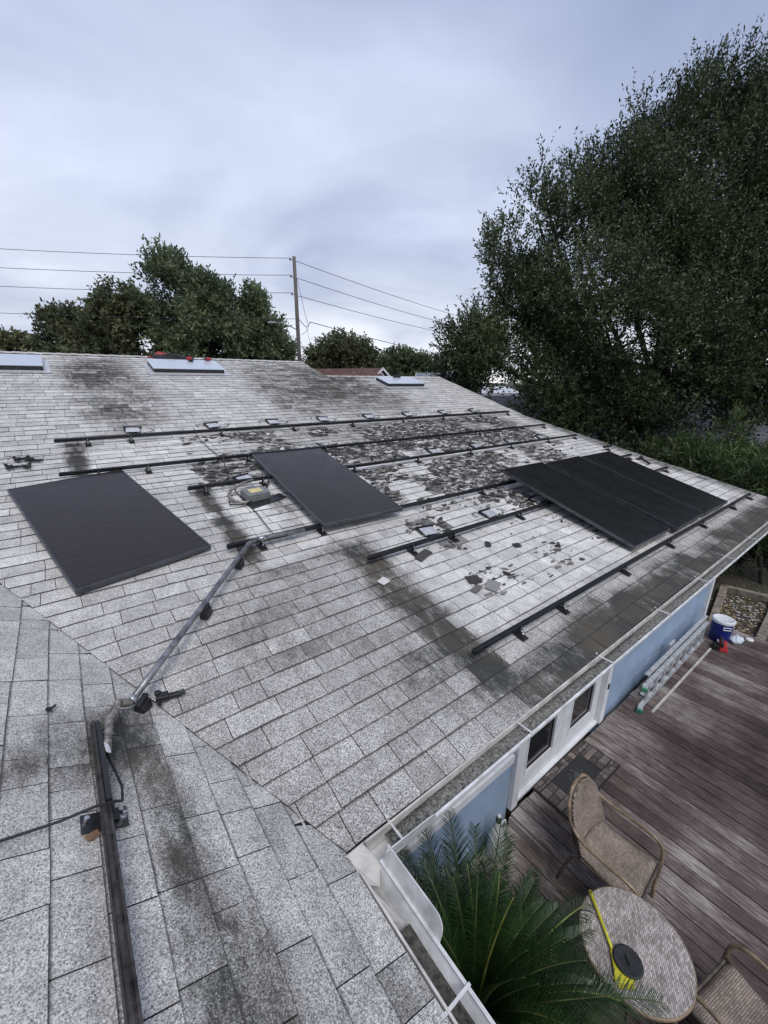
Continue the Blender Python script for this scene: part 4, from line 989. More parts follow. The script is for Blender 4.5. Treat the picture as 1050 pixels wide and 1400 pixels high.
def chair(loc, rz, label):
    t = thing('wicker_chair', label, 'chair', loc, (0, 0, rz), 'wicker armchairs on the deck')   # faces local -Y
    grid_surface('seat', lambda u, v: ((u - .5) * (.42 + .04 * v), .22 - .46 * v + 0 * u, .395 - .02 * math.sin(math.pi * v) - .012 * math.sin(math.pi * u) + (.03 * (1 - v) ** 4) - (.06 * max(0, v - .9) * 10) * .3), 9, 12, 'wicker', t, .46, .5)
    def back(u, v):
        a = (u - .5) * 2; half = .225 * (1 - .0 * v) * math.sqrt(max(1 - max(0, (v - .45) / .55) ** 2.6, 0.0)) + .004
        return (a * half, .225 + .13 * v - .055 * a * a * (1 - .45 * v) + .03 * v * v, .40 + .47 * v)
    grid_surface('backrest', back, 13, 14, 'wicker', t, .46, .5)
    ap = MB(); ap.add([(-.215, -.235, .36), (.215, -.235, .36), (.2, -.228, .27), (-.2, -.228, .27)], [(0, 1, 2, 3)])
    for s in (-1, 1):
        rim = [(0, .384, .872), (s * .10, .376, .855), (s * .185, .345, .77), (s * .225, .285, .655), (s * .25, .18, .60), (s * .262, .0, .585), (s * .262, -.16, .575), (s * .255, -.245, .52), (s * .243, -.262, .40), (s * .238, -.262, .2), (s * .235, -.268, .0)]
        MB().tube(bez(rim, 6), .0145, 8).build('arm', 'frame_tan' , t, smooth=True)
        MB().tube(bez([(s * .215, .20, .40), (s * .225, .255, .3), (s * .235, .32, .0)], 5), .014, 8).build('leg', 'frame_brown', t, smooth=True)
        MB().tube(bez([(s * .225, .275, .62), (s * .222, .235, .48), (s * .22, .18, .385), (s * .226, 0, .372), (s * .236, -.258, .385)], 5), .012, 8).build('side_rail', 'frame_brown', t, smooth=True)
    MB().tube([(-.238, -.255, .372), (.238, -.255, .372)], .012, 8).build('front_rail', 'frame_brown', t)
    grid_surface('apron', lambda u, v: ((u - .5) * .44, -.262 + .01 * v, .375 - .06 * v), 6, 3, 'wicker', t, .44, .06, .008)
    return t
chair((2.955, .70, DECK), R(3), 'brown wicker armchair standing between the door mat and the table')
chair((2.63, -.25, DECK), R(180 - 12), 'brown wicker armchair cut off at the lower right corner')

# table
tb = thing('bistro_table', 'round woven-top bistro table beside the sago palm', 'table', (2.27, .325, DECK))
def disc_obj(name, r, z, mt, parent, c=(0, 0), n=40, rings=6):
    V = [(c[0], c[1], z)]; F = []
    for q in range(1, rings + 1):
        for k in range(n):
            t_ = 2 * math.pi * k / n; V.append((c[0] + r * q / rings * math.cos(t_), c[1] + r * q / rings * math.sin(t_), z))
    for k in range(n): F.append((0, 1 + k, 1 + (k + 1) % n))
    for q in range(rings - 1):
        for k in range(n):
            a, b_ = 1 + q * n + k, 1 + q * n + (k + 1) % n; F.append((a, a + n, b_ + n, b_))
    me = bpy.data.meshes.new(name); me.from_pydata(V, [], F); me.materials.append(M[mt]); uv = me.uv_layers.new(name='UVMap')
    for p in me.polygons:
        for li in p.loop_indices:
            co = me.vertices[me.loops[li].vertex_index].co; uv.data[li].uv = (co.x * .83 + co.y * .55, co.y * .83 - co.x * .55)
    o = bpy.data.objects.new(name, me); COL.objects.link(o); o.parent = parent; return o
disc_obj('tabletop', .312, .722, 'wicker_table', tb)
MB().lathe([(.300, .685), (.318, .688), (.322, .705), (.320, .718), (.312, .7215), (.309, .716), (.30, .712)], seg=48).build('rim', 'frame_tan', tb, smooth=True)
for k in range(4):
    a = R(35 + 90 * k); MB().tube(bez([(.25 * math.cos(a), .25 * math.sin(a), .69), (.12 * math.cos(a), .12 * math.sin(a), .38), (.24 * math.cos(a), .24 * math.sin(a), 0)], 6), .013, 8).build('leg', 'frame_brown', tb, smooth=True)
MB().lathe([(.135, .37), (.135, .39), (.12, .39), (.12, .37)], seg=24).build('brace_ring', 'frame_brown', tb)

# yellow brush and black disc on the table
by = thing('hand_brush', 'yellow long-handled brush lying on the round table', 'brush', (2.105, .375, DECK + .727), (0, 0, math.atan2(.637 - .375, 2.316 - 2.105)))
b = MB(); b.tube([(.02, 0, .014), (.1, 0, .014), (.25, 0, .016), (.34, 0, .018)], [.010, .009, .011, .012], 8); b.build('handle', 'yellow', by, smooth=True)
b = MB(); b.prism([(.03, -.016), (.03, .016), (-.03, .03), (-.115, .058), (-.125, .0), (-.115, -.058), (-.03, -.03)], .006, .022); b.build('head', 'yellow', by, bevel=.003)
b = MB(); b.box((.325, 0, .031), (.014, .008, .002)); b.build('hang_hole', 'black_plastic', by)
b = MB()
for k in range(11): b.box((-.115, (k - 5) * .010, .008), (.05, .005, .012), rot=(0, 0, (k - 5) * .06))
b.build('bristle', 'yellow', by)
bl = thing('plant_saucer', 'black round dish with a slotted middle on the round table', 'dish', (2.135, .315, DECK + .738), (0, R(4), 0))
b = MB(); b.lathe([(.062, 0), (.078, .004), (.084, .016), (.082, .022), (.07, .020), (.02, .017)], seg=32); b.build('dish', 'lid_black', bl, smooth=True)
b = MB(); b.box((0, 0, .024), (.055, .014, .008), rot=(0, 0, .9)); b.build('slot_ridge', 'black_plastic', bl, bevel=.003)

# white jug by the wall
jg = thing('plastic_jug', 'white plastic jug with dark cap standing by the blue wall behind the palm', 'jug', (2.50, 1.50, DECK - .135)); jg.scale = (1.25, 1.25, 1.3)
b = MB(); b.lathe([(.052, 0), (.06, .01), (.062, .15), (.056, .21), (.035, .27), (.018, .30), (.017, .33)], seg=20); b.build('bottle', 'bottle_white', jg, smooth=True)
b = MB(); b.lathe([(.02, .33), (.021, .36), (.014, .368)], seg=14); b.build('cap', 'black_plastic', jg)
b = MB(); b.lathe([(.012, .368), (.016, .380), (.009, .392)], seg=12); b.tube(bez([(.03, 0, .28), (.085, 0, .27), (.09, 0, .19), (.06, 0, .14)], 4), .011, 7); b.build('handle', 'bottle_white', jg, smooth=True)

# ------------------------------------------------------------------ ladder on its side
ldr = thing('ladder', 'aluminium extension ladder lying on its edge along the blue wall', 'ladder', (5.40, 1.40, DECK))
LL = 2.42
for zz, nm in ((.028, 'lower'), (.36, 'upper')):
    for k, yo in enumerate((0, .075)):
        sx = .0 if k == 0 else .22
        b = MB(); b.box((LL / 2 + sx, yo, zz), (LL, .052, .005)); b.box((LL / 2 + sx, yo - .024, zz + .010 * (1 if zz < .1 else -1)), (LL, .004, .024)); b.box((LL / 2 + sx, yo + .024, zz + .010 * (1 if zz < .1 else -1)), (LL, .004, .024)); b.build('side_rail', 'alu', ldr)
for k, yo in enumerate((0, .075)):
    for i in range(9):
        xx = .14 + i * .27 + .22 * k
        b = MB(); b.box((xx, yo, .194), (.034, .03, .325)); b.box((xx, yo, .370), (.024, .02, .014)); b.build('rung', 'alu', ldr, bevel=.004)
for zz in (.03, .36):
    b = MB(); b.box((-.05, -.01, zz - (.0 if zz > .1 else -.0)), (.12, .06, .035), rot=(0, 0, .25)); b.build('foot_bracket', 'alu', ldr, bevel=.004)
    b = MB(); b.box((-.115, -.028, zz), (.035, .075, .055), rot=(0, 0, .25)); b.build('foot_pad', 'green_plastic', ldr, bevel=.006)
b = MB(); b.box((1.3, .14, .30), (.20, .03, .16)); b.build('pulley_plate', 'alu', ldr)
rp_ = MB(); rp_.tube(bez([(.3, .09, .30), (.9, .10, .32), (1.4, .09, .28), (2.1, .1, .31)], 4), .006, 6); rp_.build('rope', 'lumber_white', ldr)
stk = thing('wooden_strip', 'thin pale wooden strip lying on the deck before the ladder', 'strip', (5.42, 1.27, DECK), (0, 0, R(-.6)))
b = MB(); b.box((1.12, 0, .008), (2.24, .028, .014)); b.build('strip_bar', 'lumber_white', stk)

# cooler
cl = thing('cooler', 'round dark blue water cooler with white lid at the end of the deck', 'cooler', (8.08, 1.255, DECK))
b = MB(); b.lathe([(.125, 0), (.135, .01), (.142, .12), (.150, .33), (.151, .345)], seg=36); b.build('body', 'cooler_blue', cl, smooth=True)
b = MB(); b.lathe([(.153, .343), (.156, .352), (.157, .385), (.150, .398), (.135, .402), (.13, .396), (.03, .396)], seg=36); b.build('lid', 'cooler_white', cl, smooth=True)
an = R(218)
def ring_box(mb, ang, r, z, wd, ht, dp): mb.box((r * math.cos(ang), r * math.sin(ang), z), (dp, wd, ht), rot=(0, 0, ang))
b = MB()
for dz in (-.022, .022): ring_box(b, an, .153, .285 + dz, .11, .012, .014)
for s in (-1, 1): b.box((.153 * math.cos(an) - s * .05 * math.sin(an), .153 * math.sin(an) + s * .05 * math.cos(an), .285), (.014, .012, .056), rot=(0, 0, an))
b.build('handle', 'cooler_white', cl, bevel=.003)
b = MB(); ring_box(b, R(262), .148, .30, .035, .04, .012); b.build('emblem', 'cooler_white', cl)
b = MB(); ring_box(b, R(262), .155, .30, .02, .02, .004); b.build('emblem_dot', 'red', cl)
b = MB(); ring_box(b, R(190), .155, .05, .025, .03, .03); b.build('spigot', 'cooler_white', cl)

# red tool beside it
rt_ = thing('leaf_blower', 'small red and black power tool on the deck in front of the cooler', 'tool', (7.80, 1.13, DECK), (0, 0, R(20)))
b = MB(); b.box((0, 0, .055), (.2, .13, .10), taper=.7); b.tube([(.05, -.02, .05), (.2, -.05, .04)], [.05, .03], 8); b.build('housing', 'red', rt_, bevel=.015)
b = MB(); b.tube(bez([(-.09, .02, .09), (-.06, .04, .17), (.04, .05, .18), (.09, .03, .10)], 5), .022, 8); b.build('handle', 'black_plastic', rt_, smooth=True)
b = MB(); b.box((-.03, .09, .05), (.13, .09, .08)); b.build('battery', 'black_plastic', rt_, bevel=.008)
bgp = thing('plastic_bag', 'crumpled clear plastic bag right of the cooler', 'bag', (8.22, 1.06, DECK))
b = MB(); lump(b, (0, 0, .04), (.13, .09, .06), 12, 14, 8, .6); lump(b, (.08, -.03, .03), (.08, .06, .05), 13, 10, 6, .5); b.build('film', 'clear_bag', bgp)
ws = thing('cup_lid', 'small white plastic scrap at the deck edge right of the bag', 'scrap', (8.46, .93, DECK))
b = MB(); b.lathe([(.055, 0), (.06, .012), (.05, .03), (.02, .034)], seg=14); b.build('shell', 'bottle_white', ws, smooth=True)
pl_ = thing('deck_offcut', 'short grey board offcut at the right edge of the deck', 'board', (6.35, .17, DECK), (0, 0, R(-20)))
b = MB(); b.box((.1, -.1, .012), (.32, .12, .022)); b.build('plank', 'timber', pl_)

# ------------------------------------------------------------------ garden bed beyond the deck
gb = thing('garden_bed', 'timber edged garden bed full of pale shells beyond the deck', 'garden bed', (9.9, 1.1, GROUND))
GB = Vector((9.9, 1.1, GROUND))
for a_, b_ in (((8.78, 1.52, GROUND + .08), (11.0, 1.86, GROUND + .08)), ((11.0, 1.86, GROUND + .08), (11.3, .5, GROUND + .08)), ((8.82, .85, GROUND + .08), (11.2, 1.0, GROUND + .08))):
    b = MB(); b.bar(Vector(a_) - GB, Vector(b_) - GB, .13, .14); b.build('timber', 'timber', gb, bevel=.012)
sv = MB()
for k in range(420):
    u = rnd.random(); v = rnd.random(); x = 8.95 + 2.0 * u; y = .95 + .2 * u * 0 + v * (.62 + .22 * u); z = GROUND + .01 + rnd.random() * .02
    r_ = rnd.uniform(.012, .035); t = rnd.random() * 6.28
    sv.add([Vector((x + r_ * math.cos(t + q * 1.57) * (1.4 if q % 2 else .8), y + r_ * math.sin(t + q * 1.57) * (1.4 if q % 2 else .8), z + rnd.uniform(0, .012))) - GB for q in range(4)], [(0, 1, 2, 3)], 0 if rnd.random() < .4 else 1)
tag(sv.build('shell_mulch', ['lumber_white', 'dry_leaf'], gb), kind='stuff')
bs = MB()
nx, ny = 12, 8
bs.add([Vector((8.85 + 2.25 * i / nx, .55 + (1.0 + .3 * i / nx) * j / ny, GROUND + .015 + .02 * math.sin(i * 2.1 + j * 1.3))) - GB for j in range(ny + 1) for i in range(nx + 1)], [(j * (nx + 1) + i, j * (nx + 1) + i + 1, (j + 1) * (nx + 1) + i + 1, (j + 1) * (nx + 1) + i) for j in range(ny) for i in range(nx)])
bs.build('soil', 'ground_soil', gb, smooth=True)
ll = MB()
for k in range(1600):
    x = rnd.uniform(8.7, 14.5); y = rnd.uniform(-1.5, 4); z = GROUND + rnd.uniform(.006, .03); r_ = rnd.uniform(.015, .04); t = rnd.random() * 6.28
    ll.add([(x + r_ * math.cos(t), y + r_ * math.sin(t), z), (x + .4 * r_ * math.cos(t + 1.6), y + .4 * r_ * math.sin(t + 1.6), z + .01), (x - r_ * math.cos(t), y - r_ * math.sin(t), z), (x + .4 * r_ * math.cos(t - 1.6), y + .4 * r_ * math.sin(t - 1.6), z + rnd.uniform(0, .015))], [(0, 1, 2, 3)])
tag(ll.build('leaf_litter', 'dry_leaf'), 'dry brown leaves scattered on the ground beyond the deck', 'leaves', kind='stuff')

# ------------------------------------------------------------------ sago palm
pc = Vector((1.22, .74, -1.52))
palm = thing('sago_palm', 'dark green sago palm growing in the corner below the gutter', 'palm', (pc.x, pc.y, GROUND))
PO = Vector((pc.x, pc.y, GROUND))
b = MB(); b.tube([(0, 0, 0), (.01, 0, .4), (0, .01, .75), (0, 0, .98)], [.13, .12, .13, .10], 12); b.build('trunk', 'bark', palm, smooth=True)
def frond(az, el, ln, droop, i, dead=False):
    bend_ = rnd.gauss(0, .5); d = Vector((math.cos(az), math.sin(az), 0)); side = Vector((-math.sin(az), math.cos(az), 0)); n = 40
    P = []; e = el; p = Vector((0, 0, pc.z - PO.z - .02)) + d * .03
    for k in range(n):
        P.append(p.copy()); p = p + (d * math.cos(e) + Vector((0, 0, 1)) * math.sin(e)) * (ln / n); e -= droop / n * (0.4 + 1.4 * k / n); az += bend_ / n * (k / n); d = Vector((math.cos(az), math.sin(az), 0))
    rc = MB(); rc.tube(P, [.009 * (1 - k / n) + .0022 for k in range(n)], 5); r_o = rc.build('frond', 'dry_leaf' if dead else ('rachis' if i % 4 == 0 else 'rachis_dark'), palm, smooth=True)
    V = []; F = []; C = []
    tone0 = rnd.uniform(.1, .8)
    for k in range(6, int(n * 2.2) - 2):
        kk = k / 2.2; i0 = int(kk); f = kk - i0; q = P[i0].lerp(P[min(i0 + 1, n - 1)], f)
        tg = (P[min(i0 + 1, n - 1)] - P[max(i0 - 1, 0)]).normalized(); nm = side.cross(tg).normalized(); nm = nm if nm.z > 0 else -nm
        s_ = kk / n; L_ = .16 * ln / 1.0 * (math.sin(math.pi * min(1, s_ * .86 + .13)) ** .6) * rnd.uniform(.9, 1.06) + .015
        for sg_ in (-1, 1):
            dr = (side * sg_ * 0.80 + tg * (.50 + .5 * s_) + nm * (.55 - .2 * s_) + Vector((rnd.gauss(0, .07), rnd.gauss(0, .07), rnd.gauss(0, .09)))).normalized(); wv = tg * .0030
            e1 = q + dr * L_ * .55; e2 = q + (dr + Vector((0, 0, -.22))).normalized() * L_
            o_ = len(V); V += [q - wv, q + wv, e1 + wv, e1 - wv, e2]; F += [(o_, o_ + 1, o_ + 2, o_ + 3), (o_ + 3, o_ + 2, o_ + 4, o_ + 4)]
            tn = min(1, max(0, tone0 + rnd.uniform(-.2, .2))); C += [(tn, tn, tn, 1)] * 5
    me = bpy.data.meshes.new('leaflets'); me.from_pydata([tuple(v) for v in V], [], [f if len(set(f)) == 4 else f[:3] for f in F]); me.materials.append(M['dry_leaf' if dead else 'leaf_palm'])
    ca = me.color_attributes.new('lf', 'FLOAT_COLOR', 'POINT'); ca.data.foreach_set('color', np.array(C, np.float32).ravel())
    o = bpy.data.objects.new('leaflets', me); COL.objects.link(o); o.parent = r_o
nf = 76
for i in range(nf):
    az = i * 2.39996 + rnd.uniform(-.15, .15); ring = i / nf
    el = R(84) - ring * R(58) + rnd.uniform(-.08, .08)
    frond(az, el, rnd.uniform(.74, 1.04) * (.8 + .25 * ring), R(34) + ring * R(26) + rnd.uniform(-.2, .2), i)
for q_ in (20, 48, 70, 100, -15): frond(R(q_), R(rnd.uniform(-8, 14)), rnd.uniform(.65, .85), R(40), 1, True)

# ------------------------------------------------------------------ trees
def twig_leaves(P, D, nl, leaf_l, leaf_w, twig_l, g, tone, up=0.35, spread=.9):
    """P,D: Nx3 twig bases/directions -> leaf quads along each twig (numpy)"""
    n = len(P); t = np.tile(np.linspace(.1, 1, nl), (n, 1)) + g.uniform(-.05, .05, (n, nl))
    bend = g.normal(0, .12, (n, 3))
    base = P[:, None, :] + D[:, None, :] * (t * twig_l[:, None])[..., None] + bend[:, None, :] * (t ** 2)[..., None] * twig_l[:, None, None]
    d = D[:, None, :] * .55 + g.normal(0, 1, (n, nl, 3)) * spread * .62; d[..., 2] += up * .3
    d /= np.linalg.norm(d, axis=2, keepdims=True) + 1e-9
    s = np.cross(d, g.normal(0, 1, (n, nl, 3))); s /= np.linalg.norm(s, axis=2, keepdims=True) + 1e-9
    L_ = leaf_l * g.uniform(.7, 1.25, (n, nl, 1)); W_ = leaf_w * g.uniform(.7, 1.25, (n, nl, 1))
    a = base; b_ = base + d * L_ * .5 + s * W_ * .5; c_ = base + d * L_; e_ = base + d * L_ * .5 - s * W_ * .5
    V = np.stack([a, b_, c_, e_], 2).reshape(-1, 3); F = np.arange(len(V)).reshape(-1, 4)
    tn = np.clip(tone[:, None] + g.normal(0, .16, (n, nl)), 0, 1); C = np.repeat(tn.reshape(-1), 4); col = np.stack([C, C, C, np.ones_like(C)], 1)
    return V, F, col
def tree(name, label, cat, base, blobs, n_twigs, nl, leaf, twig, lmat, seed, trunk_r, group=None, shell=.55, upb=.5, gap=.42, gf=.8, lean=None):
    g = np.random.default_rng(seed); base = np.array(base, float)
    t = thing(name, label, cat, tuple(base), (0, 0, 0), group)
    if lmat.startswith('leaf_far'): blobs = [(b[0], b[1], b[2], b[3] * .82, b[4] * .86) for b in blobs]
    B = np.array([(b[0], b[1], b[2]) for b in blobs]) - base; RX = np.array([b[3] for b in blobs]); RZ = np.array([b[4] for b in blobs])
    wt = RX * RX * RZ; wt = wt ** .72; wt /= wt.sum()
    idx = g.choice(len(blobs), n_twigs, p=wt)
    dirs = g.normal(0, 1, (n_twigs, 3)); dirs /= np.linalg.norm(dirs, axis=1, keepdims=True)
    rad = shell + (1 - shell) * g.random(n_twigs) ** .6; rad = np.where(g.random(n_twigs) < .25, g.random(n_twigs) * .8, rad)
    # lumpy outline
    lump_ = 1 + .24 * np.sin(dirs[:, 0] * 5 + idx) * np.sin(dirs[:, 1] * 6 + idx * 2) + .12 * np.sin(dirs[:, 2] * 9 + idx * 3) + g.normal(0, .07, n_twigs)
    P = B[idx] + dirs * np.stack([RX[idx], RX[idx], RZ[idx]], 1) * (rad * lump_)[:, None]
    # gaps where the sky shows through
    nz = vnoise(P[:, 0] + P[:, 2] * .6, P[:, 1] - P[:, 2] * .8, seed, gf) * .6 + vnoise(P[:, 0] * 1 - P[:, 1] * .5, P[:, 2], seed + 5, gf * 2.1) * .4
    keep = (nz > gap) & (P[:, 2] > .25); P, dirs, idx = P[keep], dirs[keep], idx[keep]; nzk = nz[keep]
    D = dirs * .8 + np.array([0, 0, upb]) + g.normal(0, .35, P.shape); D /= np.linalg.norm(D, axis=1, keepdims=True)
    tl = twig * g.uniform(.6, 1.4, len(P)); tone = np.clip(.36 + 1.1 * (nzk - .5) + .5 * (vnoise(P[:, 0] + .4 * P[:, 2], P[:, 1] + .7 * P[:, 2], seed + 9, .8) - .5) + g.normal(0, .2, len(P)), 0, 1)
    V, F, col = twig_leaves(P, D, nl, leaf[0], leaf[1], tl, g, tone)
    np_mesh('crown', V, F, lmat, t, {'lf': col})
    # trunk and limbs
    tb = MB(); top = B[np.argmax(wt)] if lean is None else np.array(lean) - base
    mid = np.array([top[0] * .25, top[1] * .25, max(top[2] * .4, 1.0)])
    tb.tube(bez([(0, 0, -.1), mid * .6, mid, top], 6), [trunk_r * (1 - .62 * k / 18) for k in range(19)], 9)
    tk_ = tb.build('trunk', 'bark', t, smooth=True)
    lb = MB()
    for q in range(len(B)):
        s_ = mid + (top - mid) * g.uniform(0, .5); e_ = B[q]
        m1 = s_ * .5 + e_ * .5 + np.array([g.normal(0, .3), g.normal(0, .3), -.1 * np.linalg.norm(e_ - s_)])
        path = bez([tuple(s_), tuple(m1), tuple(e_)], 5); lb.tube(path, [trunk_r * (.42 - .33 * k / 10) for k in range(11)], 6)
        for w_ in range(5):
            dd = g.normal(0, 1, 3); dd[2] = abs(dd[2]) * .7; dd /= np.linalg.norm(dd); st_ = np.array(path[g.integers(4, 10)])
            en = st_ + dd * np.array([RX[q], RX[q], RZ[q]]) * .95
            lb.tube([tuple(st_), tuple(st_ * .5 + en * .5 + np.array([0, 0, .1])), tuple(en)], [trunk_r * .14, trunk_r * .09, trunk_r * .04], 5)
    lb.build('limbs', 'bark', tk_, smooth=True)
    if twig > .25:
        tw = MB()
        sel = g.choice(len(P), min(2600, len(P)), replace=False)
        VV = []; FF_ = []
        for i_ in sel:
            p0, p1 = P[i_] - D[i_] * .25, P[i_] + D[i_] * tl[i_] * .95; sd_ = np.cross(D[i_], [.3, .5, .8]); sd_ = sd_ / np.linalg.norm(sd_) * .008
            o_ = len(VV); VV += [p0 - sd_, p0 + sd_, p1]; FF_.append((o_, o_ + 1, o_ + 2))
        np_mesh('twigs', VV, np.array(FF_), 'twig', tk_)
    return t
BIG = [(12.65, 8.79, 6.6, 0.59, 1.1), (11.65, 8.73, 5.36, 0.88, 0.98), (11.55, 7.88, 4.06, 1.24, 1.15), (10.19, 8.61, 2.54, 0.68, 0.77), (14.02, 8.35, 6.47, 1.14, 1.45), (12.69, 6.84, 3.66, 1.82, 1.72), (15.63, 7.63, 7.7, 1.35, 1.45), (17.42, 7.27, 9.15, 1.33, 1.52), (19.03, 6.79, 10.4, 1.16, 1.18), (20.43, 5.7, 10.45, 1.34, 1.27), (18.87, 5.03, 7.5, 2.29, 2.29), (16.31, 6.22, 5.81, 2.29, 2.07), (17.1, 3.5, 3.9, 2.29, 2.29), (14.01, 5.41, 2.66, 1.92, 1.53), (12.41, 7.07, 2.05, 1.4, 1.0), (11.93, 8.37, 2.71, 1.24, 1.03), (19.94, 3.76, 6.41, 2.07, 3.11), (13.43, 9.29, 7.7, 0.29, 0.45), (14.6, 4.2, 2.3, 1.2, 0.9), (13.0, 6.1, 1.1, 1.4, 0.8), (15.6, 4.6, 1.2, 1.5, 1.0), (17.2, 3.6, 1.6, 1.6, 1.2), (13.6, 5.6, 0.6, 1.5, 0.8), (12.2, 7.0, 0.9, 1.2, 0.8)]
tree('oak_tree', 'huge dark oak tree filling the right side behind the roof', 'tree', (15.8, 5.6, GROUND), BIG, 50000, 11, (.11, .046), .50, 'leaf_oak', 11, .30, shell=.5, upb=.55, gap=.37, gf=1.25, lean=(16.2, 6.1, 4.6))
tree('oak_tree', 'lower leafy tree at the left foot of the huge oak, above the roof end', 'tree', (10.4, 9.1, GROUND), [(9.77, 8.53, 2.75, 0.80, 0.85), (10.2, 9.2, 1.7, .8, .9), (10.6, 8.9, .6, .8, .8)], 2000, 10, (.11, .045), .36, 'leaf_oak', 12, .12, shell=.4, gap=.3)
GT = 'distant trees behind the ridge'
tree('shade_tree', 'tallest tree behind the ridge, left of the utility pole', 'tree', (8.9, 34.8, GROUND), [(8.39, 36.08, 8.4, 2.3, 2.1), (10.25, 34.13, 7.2, 2.0, 2.0), (7.12, 36.15, 6.31, 2.3, 2.0), (8.98, 34.2, 5.05, 3.0, 2.0), (10.82, 32.67, 4.6, 1.6, 1.86), (8.9, 34.5, 3.2, 3.2, 1.5)], 8500, 9, (.26, .13), .6, 'leaf_far', 21, .26, GT, gap=.35, gf=.6)
tree('shade_tree', 'pointed tree just left of the utility pole', 'tree', (13.9, 34.6, GROUND), [(14.09, 35.15, 7.1, 1.1, 1.7), (13.81, 34.58, 5.2, 2.3, 1.9), (14.75, 33.4, 4.0, 1.7, 1.2), (13.9, 34.4, 3.0, 2.4, 1.3)], 4600, 9, (.26, .13), .6, 'leaf_far', 22, .22, GT, gap=.36, gf=.6)
tree('shade_tree', 'broad darker tree left of the tallest tree behind the ridge', 'tree', (3.2, 36, GROUND), [(4.77, 35.39, 6.3, 1.8, 1.4), (1.8, 37.21, 5.1, 1.8, 1.3), (3.43, 35.66, 4.57, 2.4, 1.49), (0.59, 37.67, 3.9, 0.9, 0.8), (3.0, 36, 3.0, 3.2, 1.4)], 6000, 9, (.26, .13), .55, 'leaf_far_olive', 23, .2, GT, gap=.34, gf=.7)
tree('shade_tree', 'small far tree at the left edge behind the ridge', 'tree', (-1.0, 47, GROUND), [(-1.64, 47.62, 4.4, 1.6, 0.8), (-0.28, 46.42, 4.1, 1.2, 0.7), (-2.6, 47.5, 4.4, 1.6, .8), (-1, 47, 2.6, 2.6, 1.4)], 1500, 8, (.32, .17), .5, 'leaf_far_olive', 24, .18, GT, gap=.3)
tree('shade_tree', 'rounded tree right of the utility pole, above the brown roof', 'tree', (20.4, 33, GROUND), [(20.58, 32.84, 4.1, 2.4, 1.4), (19.18, 33.63, 3.3, 1.5, 1.2), (22.0, 31.54, 3.6, 1.5, 1.3), (20.4, 33, 2.0, 2.8, 1.5)], 2900, 9, (.27, .14), .5, 'leaf_far_olive', 25, .2, GT, gap=.34)
tree('shade_tree', 'low far tree above the gable of the brown-roofed house', 'tree', (29.2, 33.8, GROUND), [(28.55, 34.45, 3.7, 1.8, 1.2), (30.27, 33.01, 3.4, 1.4, 1.0), (29.2, 33.8, 1.8, 2.6, 1.6), (26.9, 35.4, 2.9, 1.4, 1.2)], 2300, 8, (.30, .16), .5, 'leaf_far', 26, .2, GT, gap=.3)
tree('shade_tree', 'tiny pointed tree far away above the blue-grey roof', 'tree', (31.72, 31.85, GROUND), [(31.72, 31.85, 3.7, .5, .8), (31.72, 31.85, 2.4, .9, 1.2)], 700, 8, (.26, .14), .4, 'leaf_far', 27, .12, GT, gap=.25)
GS = 'shrubs beyond the rake edge'
def shrub(label, base, blobs, n, seed, leaf=(.21, .034), nl=9, lm='leaf_shrub', nm='shrub'):
    return tree(nm, label, 'shrub', base, blobs, n, nl, leaf, .3, lm, seed, .05, GS, shell=.35, upb=.7, gap=.28, gf=1.2)
shrub('bright green feathery shrub beyond the roof edge, left of the others', (12.6, 3.6, GROUND), [(13.07, 3.96, -.05, 0.7, 0.35), (12.19, 3.12, -.3, .8, 0.4), (12.6, 3.5, -.9, 1.0, .8)], 800, 31)
shrub('tall green shrub beyond the roof edge near the dark neighbouring roof', (13.6, 2.8, GROUND), [(13.32, 3.05, -.05, 0.6, 0.45), (14.17, 2.47, -.3, 0.65, 0.5), (13.8, 2.6, -.9, 1.0, .9), (13.5, 2.95, .6, .22, .5)], 900, 32)
shrub('green shrub at the right frame edge beyond the eave corner', (12.5, 1.95, GROUND), [(12.45, 2.16, -0.4, 0.70, 0.45), (12.71, 1.67, -0.87, 0.67, 0.51), (12.5, 1.9, -1.3, .9, .8)], 900, 33)
shrub('dark low shrub on the ground below the eave corner', (12.2, 1.4, GROUND), [(12.11, 1.91, -1.95, 0.84, 0.47), (12.34, 1.18, -2.2, 0.66, 0.45), (11.6, 2.6, -1.9, .9, .6)], 1700, 34, (.13, .035), 10, 'leaf_oak')
shrub('dark undergrowth filling the gap below the huge oak', (12.0, 6.0, GROUND), [(11.0, 5.6, -.6, 1.2, .7), (12.4, 5.2, -.6, 1.5, .9), (11.4, 7.2, -.3, 1.4, .8), (13.5, 4.4, -.7, 1.4, .9), (11.2, 4.2, -1.4, 1.2, .8)], 4200, 35, (.12, .045), 10, 'leaf_oak')
cane = thing('bamboo_cane', 'thin pale bare cane leaning among the green shrubs', 'cane', (12.4, 2.7, GROUND))
MB().tube([(0, 0, 0), (.35, .02, 1.6), (.75, -.02, 3.2)], [.012, .010, .006], 6).build('stalk', 'dry_leaf', cane)

